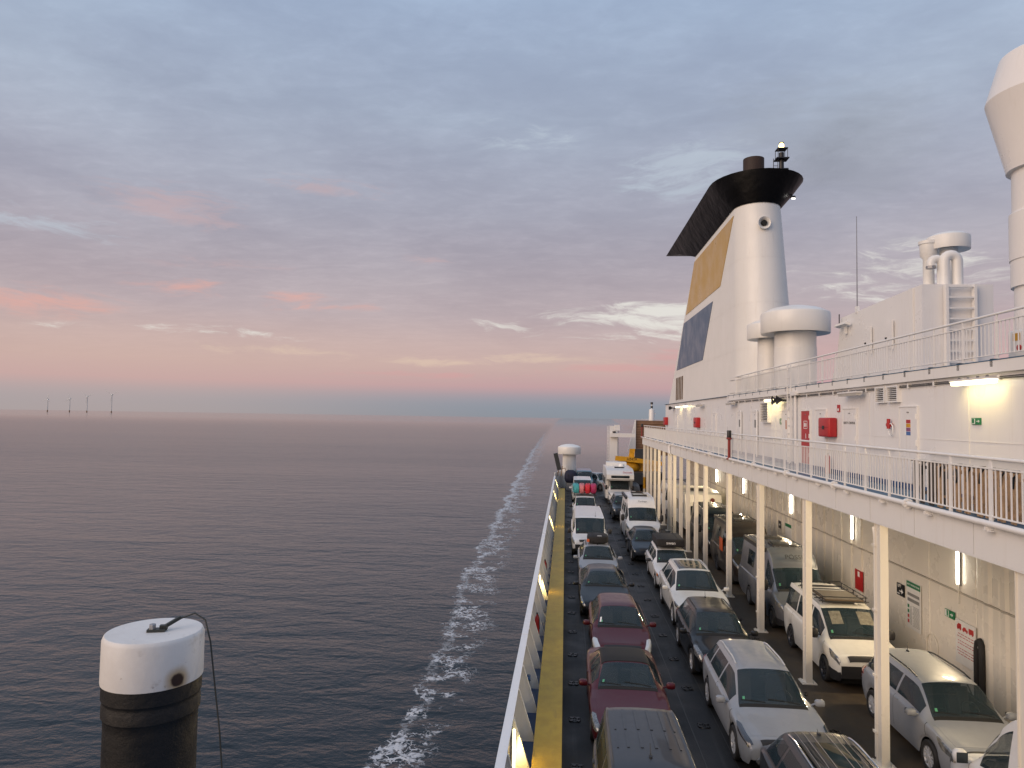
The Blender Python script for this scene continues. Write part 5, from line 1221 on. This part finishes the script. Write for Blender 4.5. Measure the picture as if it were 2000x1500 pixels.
t = thing('vent_pot', 'short white vent with a banded pot head on the top deck house roof', 'ventilator', (11.98, 24.4, 11.62)); MB().lathe((0, 0, 0), [(.17, 0), (.17, 1.15), (.25, 1.25), (.27, 1.62), (.30, 1.64), (.30, 1.74), (0, 1.76)], 18).build('pot', FUN, t, 40)
t = thing('whip_antenna', 'thin tall whip antenna on the top deck house', 'antenna', (11.1, 28.0, 11.5)); MB().cyl((0, 0, 0), (.0, 0, 3.75), .022, .012, 6).build('rod', STEEL, t); MB().box(-.06, .06, -.06, .06, 0, .25).build('base', WHITE, t)
t = thing('roof_floodlight', 'long unlit floodlight at the far corner of the top deck house', 'lamp', (11.0, 28.9, 11.15)); m = MB(); rotbox(m, (-.12, 0, 0), .2, 1.1, .09, 0, .3); m.box(-.04, .06, -.06, .06, -.35, 0); m.build('housing', WHITE, t)
MB().cyl((-.05, .5, .1), (-.05, .5, .5), .02, n=6).build('stub', BLACK, t)
# big cowl ventilator at the right edge
bv = thing('cowl_ventilator', 'huge white cylindrical ventilator with a conical head at the right edge', 'ventilator', (10.66, 16.3, TZ + .02))
MB().lathe((0, 0, 0), [(.74, 0), (.74, 1.75), (.80, 1.76), (.80, 2.35), (.82, 2.36), (.82, 3.4), (.80, 3.42), (.76, 3.43), (.76, 4.35), (.86, 4.37), (.86, 4.42), (1.24, 6.0), (.96, 6.95), (.93, 6.98), (.8, 6.6), (.8, 5)], 48).build('shaft', paintwork('cowl_paint', (.80, .77, .74), .35, .3, .2), bv, 25)
lettering('ES', .22, Matrix.Translation((-.45, -.64, 1.12)) @ Matrix.Rotation(-.62, 4, 'Z') @ Matrix.Rotation(pi / 2, 4, 'X'), BLACK, bv)
t = thing('deck_winch', 'white boxy winch locker behind the railing below the huge ventilator', 'locker', (9.3, 15.0, TZ + .02)); MB().rbox(-.25, .25, -.3, .3, .05, .62, .05).build('locker', WHITE, t, 45); MB().cyl((-.28, -.1, .25), (-.24, -.1, .25), .06, n=12).build('wheel', RED, t); MB().box(-.26, -.251, -.12, .1, .4, .55).build('notice', YELLOW, t)

# ================================================================== STERN
t = thing('stern_gantry', 'slim white steel gantry post with a cross arm at the stern', 'gantry', (5.32, 80, 0))
MB().box(-.43, .43, -.35, .45, 0, 6.5).build('post', WHITE, t); MB().box(.10, .68, -.42, .42, 6.0, 6.62).build('head', WHITE, t); MB().box(-.42, 2.35, -.80, -.36, 5.28, 5.70).build('arm', WHITE, t)
m = MB(); [m.box(x - .025, x + .025, -.25, -.2, 0, 6.5) for x in (-.68, -.54)]; m.build('ladder_rails', WHITE, t); m = MB(); [m.cyl((-.68, -.22, k * .35), (-.54, -.22, k * .35), .018, n=5) for k in range(18)]; m.build('rungs', WHITE, t)
MB().rbox(-.28, .08, -.50, -.352, 2.0, 2.5, .03).build('red_box', RED, t); MB().lathe((.05, -.5, 5.72), [(.1, 0), (.2, .08), (.18, .18), (0, .22)], 12).build('lamp', BLACK, t, True); MB().cyl((.52, 0, 0), (.52, 0, 6.0), .05, n=8).build('pipe', WHITE, t)
rp = thing('stern_ramp', 'raised brown ribbed stern ramp with a white sloping side frame', 'ramp', (7.98, 82, 0))
MB().box(0.02, 11, .2, .5, 3.2, 7.15).build('plate', plain('ramp_brown', (.20, .11, .06), .65, 0, 0, .25, 2), rp)
rb = MB().box(.03, 11, .12, .20, 0, .10).mesh('rib', plain('ramp_brown_light', (.25, .145, .085), .6, 0, 0, .25, 2))
for k in range(13): inst('rib', rb, rp, (0, 0, 3.3 + k * .29))
MB().prism([(-.85, 3.6), (.0, 3.6), (.02, 7.2), (-.06, 7.2)], 'y', 0, .5).build('side_frame', WHITE, rp)
mt = thing('stern_mast', 'slim white mast with black lamps beyond the brown ramp', 'mast', (10.0, 84, 4)); MB().lathe((0, 0, 0), [(.36, 0), (.32, 4.4), (.30, 4.45), (.08, 4.5), (.06, 5.3), (0, 5.3)], 12).build('mast', WHITE, mt, 40)
m = MB(); m.cyl((0, 0, 4.62), (0, 0, 4.85), .14, n=10); m.cyl((0, 0, 5.05), (0, 0, 5.3), .15, n=10); m.build('lamp', BLACK, mt); m = MB().cyl((-1.2, 0, 3.3), (0, 0, 3.3), .025, n=5); [m.box(.2, .45, -.1, .1, z, z + .12) for z in (1.5, 2.6, 3.9)]; m.build('yard', WHITE, mt)
ct = thing('crane_truck', 'yellow and black mobile crane parked at the stern behind the motorhome', 'crane', (6.9, 72, 0))
MB().box(-1.2, 3.0, .5, 5.5, .75, 1.9).build('chassis', plain('crane_dark', (.022, .024, .028), .5), ct); MB().prism([(-1.15, 1.9), (2.9, 1.9), (2.9, 3.35), (-.3, 3.35), (-.75, 2.7), (-1.15, 2.6)], 'y', 3.2, 5.0).build('cabin', YELLOW, ct)
MB().box(.35, 3.0, 3.0, 3.19, 2.75, 4.2).build('engine_cover', plain('crane_panel', (.028, .034, .042), .5), ct)
MB().prism([(-.35, 2.9), (.2, 2.95), (.34, 4.2), (-.2, 4.2)], 'y', 2.9, 3.3).build('side_plate', YELLOW, ct)
m = MB(); m.prism([(-1.75, 3.0), (-1.7, 3.45), (-.9, 3.42), (3.0, 2.95), (3.0, 2.55), (-.9, 2.95)], 'y', 2.2, 2.85); m.build('boom', YELLOW, ct); lettering('AZ4TR', .36, M_negy(-.05, 2.19, 3.14), BLACK, ct)
m = MB(); superell(m, (-.4, 3.3, 2.35), 1.25, .8, .62, 14, 8, .75); m.build('counterweight', YELLOW, ct, True)
wheels(ct, 2.6, .55, (1.2, 2.8, 4.4), 'steel')
# gear by the bulwark's stern corner
t = thing('covered_liferaft', 'dark navy covered round bundle beside the stern mushroom ventilator', 'bundle', (.55, 72.9, 0)); m = MB(); superell(m, (0, 0, 1.35), .62, .7, .68, 16, 9, .7); m.build('cover', plain('navy_cover', (.010, .012, .035), .7, 0, 0, .3, 4, bmp=.03), t, True); m = MB(); [m.tube([(x + .02 * sin(q), .72 * sin(q), 1.35 + .7 * cos(q)) for q in [i * .3 - 1.5 for i in range(11)]], .02, 5) for x in (-.25, .25)]; m.build('strap', SEAM, t); MB().box(-.45, .45, -.45, .45, 0, .75).build('cradle', STEEL, t)
t = thing('folded_gangway', 'dark folded gangway standing tilted on the bulwark corner at the stern', 'gangway', (-.75, 73.2, 1.4)); m = MB(); rotbox(m, (-.05, 0, 1.45), .42, .9, 1.7, 0, -.24); m.build('panel', plain('gangway_dark', (.03, .033, .034), .6), t)
m = MB(); [m.tube([(x, -.3, 0), (x + .12, -.3, 1.0)], .05, 6) for x in (.0, .35)]; m.tube([(0, -.3, .6), (.75, -.3, .8), (.85, -.3, .2)], .04, 6); m.build('frame', plain('gangway_wood', (.30, .19, .11), .6), t)

# ================================================================== BOLLARD close to the camera, and the bridge wing it stands on
bl = thing('bridge_wing_post', 'thick black post with a white cap close to the camera, bottom left', 'post', (-1.295, 2.2, 5.2))
def capmat():
    m, b = newmat('cap_white'); P = objc(); sp = nd('ShaderNodeSeparateXYZ'); LK.new(P, sp.inputs[0])
    n = noise(P, 9, 6, .65); n2 = noise(P, 3.5, 5, .6); n3 = noise(P, 45, 3, .6)
    c = mixc(rng(n2, .45, .75, 0, .4), (.72, .70, .67, 1), (.52, .47, .41, 1)); c = mixc(rng(n, .60, .74, 0, .55), c, (.36, .32, .28, 1)); c = mixc(rng(n3, .68, .74, 0, .5), c, (.2, .17, .14, 1))
    # rust stain by the lower rim
    va = nd('ShaderNodeVectorMath', operation='DISTANCE'); LK.new(P, va.inputs[0]); va.inputs[1].default_value = (.124, -.079, 1.285)
    d = mth('ADD', va.outputs['Value'], mth('MULTIPLY', mth('SUBTRACT', n, .5), .03)); c = mixc(rng(d, .050, .020, 0, .75), c, (.42, .26, .08, 1)); c = mixc(rng(d, .025, .017), c, (.035, .014, .008, 1))
    LK.new(c, b.inputs['Base Color']); setp(b, Roughness=.5); LK.new(bump(n3, .002, .5), b.inputs['Normal']); return m
R = .147
MB().lathe((0, 0, 0), [(R, 1.262), (R * 1.005, 1.266), (R * 1.0, 1.392), (R * .965, 1.404), (R * .95, 1.406), (0, 1.405)], 64).build('cap', capmat(), bl, 30)
def tarm():
    m, b = newmat('black_tarred'); P = objc(); n = noise(P, 14, 7, .7); n2 = noise(mapping(P, (0, 0, 0), (0, 0, 0), (1, 1, .3)), 6, 5, .6)
    LK.new(mixc(rng(n, .55, .75, 0, .7), mixc(rng(n2, .4, .7), (.004, .0038, .0036, 1), (.010, .008, .007, 1)), (.022, .018, .015, 1)), b.inputs['Base Color']); LK.new(rng(n, .3, .7, .45, .75), b.inputs['Roughness']); LK.new(bump(n, .006), b.inputs['Normal']); return m
MB().lathe((0, 0, 0), [(R * .92, 0), (R * .92, 1.13), (R * .93, 1.155), (R * .965, 1.163), (R * .965, 1.195), (R * .945, 1.203), (R * .955, 1.212), (R * .98, 1.217), (R * .98, 1.262)], 64).build('shaft', tarm(), bl, 30)
m = MB(); rotbox(m, (.012, -.008, 1.410), .054, .026, .008, 0, 0, .25); rotbox(m, (.044, .018, 1.426), .010, .062, .010, .42, 0, -.75); rotbox(m, (.028, .003, 1.416), .022, .016, .014, 0, 0, .3); m.build('eye_lug', plain('lug_metal', (.055, .06, .055), .5, .5), bl)
m = MB().lathe((.0, -.012, 1.414), [(.011, 0), (.011, .013), (.009, .015), (0, .015)], 6); m.build('bolt', STEEL, bl)
wp = tag(MB().tube([(-1.23, 2.24, 6.635), (-1.19, 2.25, 6.65), (-1.155, 2.25, 6.63), (-1.13, 2.24, 6.565), (-1.10, 2.22, 6.43), (-1.07, 2.2, 6.3), (-1.055, 2.2, 6.15), (-1.05, 2.2, 5.9), (-1.05, 2.2, 5.3)], .0028, 6).build('thin_cable', plain('cable_dark', (.03, .032, .028), .6)), 'thin dark cable hanging from the top of the black and white post', 'cable')
wing = MB().box(-1.6, 22, -1.2, 2.55, 5.0, 5.2); structure(wing.build('bridge_wing_deck', BLUED))
front = MB().box(10.5, 22, 2.2, 2.5, 0, 4.99); structure(front.build('bridge_front', WALLW))

# ================================================================== WIND TURBINES
def turbine(i, x, y, hub, rot, lab, bl_):
    t = thing('wind_turbine', lab, 'wind turbine', (x, y, SEA), 0, 'wind turbines on the horizon')
    gm = plain('turbine_grey', (.66, .66, .66), .5); rr_ = hub - SEA
    MB().cyl((0, 0, 12), (0, 0, rr_), 3.4, 2.2, 14).build('tower', gm, t, True); MB().cyl((0, 0, -3), (0, 0, 14), 3.9, n=12).build('foundation', plain('turbine_base', (.22, .12, .06), .6), t)
    MB().box(-3.5, 3.5, -6, 8, rr_ - 3.5, rr_ + 3.5).build('nacelle', plain('turbine_white', (.8, .8, .8), .4), t); MB().box(-2.2, 2.2, -6.5, -6.05, rr_ - 2, rr_ + 2).build('nacelle_light', glow('turbine_lamp', (1, .95, .9), 3), t)
    bm_ = MB().add([(-2.0, 0, 0), (2.0, 0, 0), (2.2, 0, 10), (.7, 0, bl_), (-.3, 0, bl_), (-2.0, 0, 10), (0, 1.1, 8), (0, -1.1, 8)], [(0, 1, 6), (1, 2, 6), (2, 3, 6), (3, 4, 6), (4, 5, 6), (5, 0, 6), (1, 0, 7), (2, 1, 7), (3, 2, 7), (4, 3, 7), (5, 4, 7), (0, 5, 7)]).mesh('blade', gm)
    for k in range(3): inst('blade', bm_, t, (0, -8, rr_), (0, rot + k * 2 * pi / 3, 0))
k_ = 5000 / 4000
for i, (x, hub, rot, lab) in enumerate(((-2672, 102.8, 1.15, 'nearest and tallest wind turbine, rightmost of the four on the horizon'), (-2824, 91.8, 1.2, 'second wind turbine from the right on the horizon'), (-2932, 78.2, -.2, 'third wind turbine from the right on the horizon'), (-3070, 70.3, .2, 'smallest, leftmost wind turbine on the horizon'))):
    h = 7.3 + (hub - 7.3) * k_; turbine(i, x * k_, 5000, h, rot, lab, 70 if i == 0 else 62 if i == 1 else 45)

# ================================================================== SMOKE drifting from the funnel
def smokemat():
    global N, LK
    m = bpy.data.materials.new('funnel_smoke'); m.use_nodes = True; N = m.node_tree.nodes; LK = m.node_tree.links; N.clear()
    P = objc(); n = noise(mapping(P, (0, 0, 0), (0, 0, 0), (.7, 1, 1)), 2.6, 5, .6, .6)
    g = nd('ShaderNodeVectorMath', operation='LENGTH'); LK.new(P, g.inputs[0])
    dn_ = mth('MULTIPLY', mth('MULTIPLY', rng(g.outputs['Value'], 1., .15), rng(n, .38, .72)), .085)
    v = nd('ShaderNodeVolumePrincipled'); v.inputs['Color'].default_value = (.22, .22, .23, 1); LK.new(dn_, v.inputs['Density'])
    o = nd('ShaderNodeOutputMaterial'); LK.new(v.outputs[0], o.inputs['Volume']); return m
m = MB(); superell(m, (0, 0, 0), 1, 1, 1, 16, 10, 1.)
smk = m.build('smoke', smokemat(), None, True); smk.location = (14.6, 40.5, 22.6); smk.scale = (3.9, 4.5, 2.6); smk.rotation_euler = (0, -.35, 0)
smk['label'] = 'faint grey exhaust smoke drifting to the right of the funnel crown'; stuff(smk)
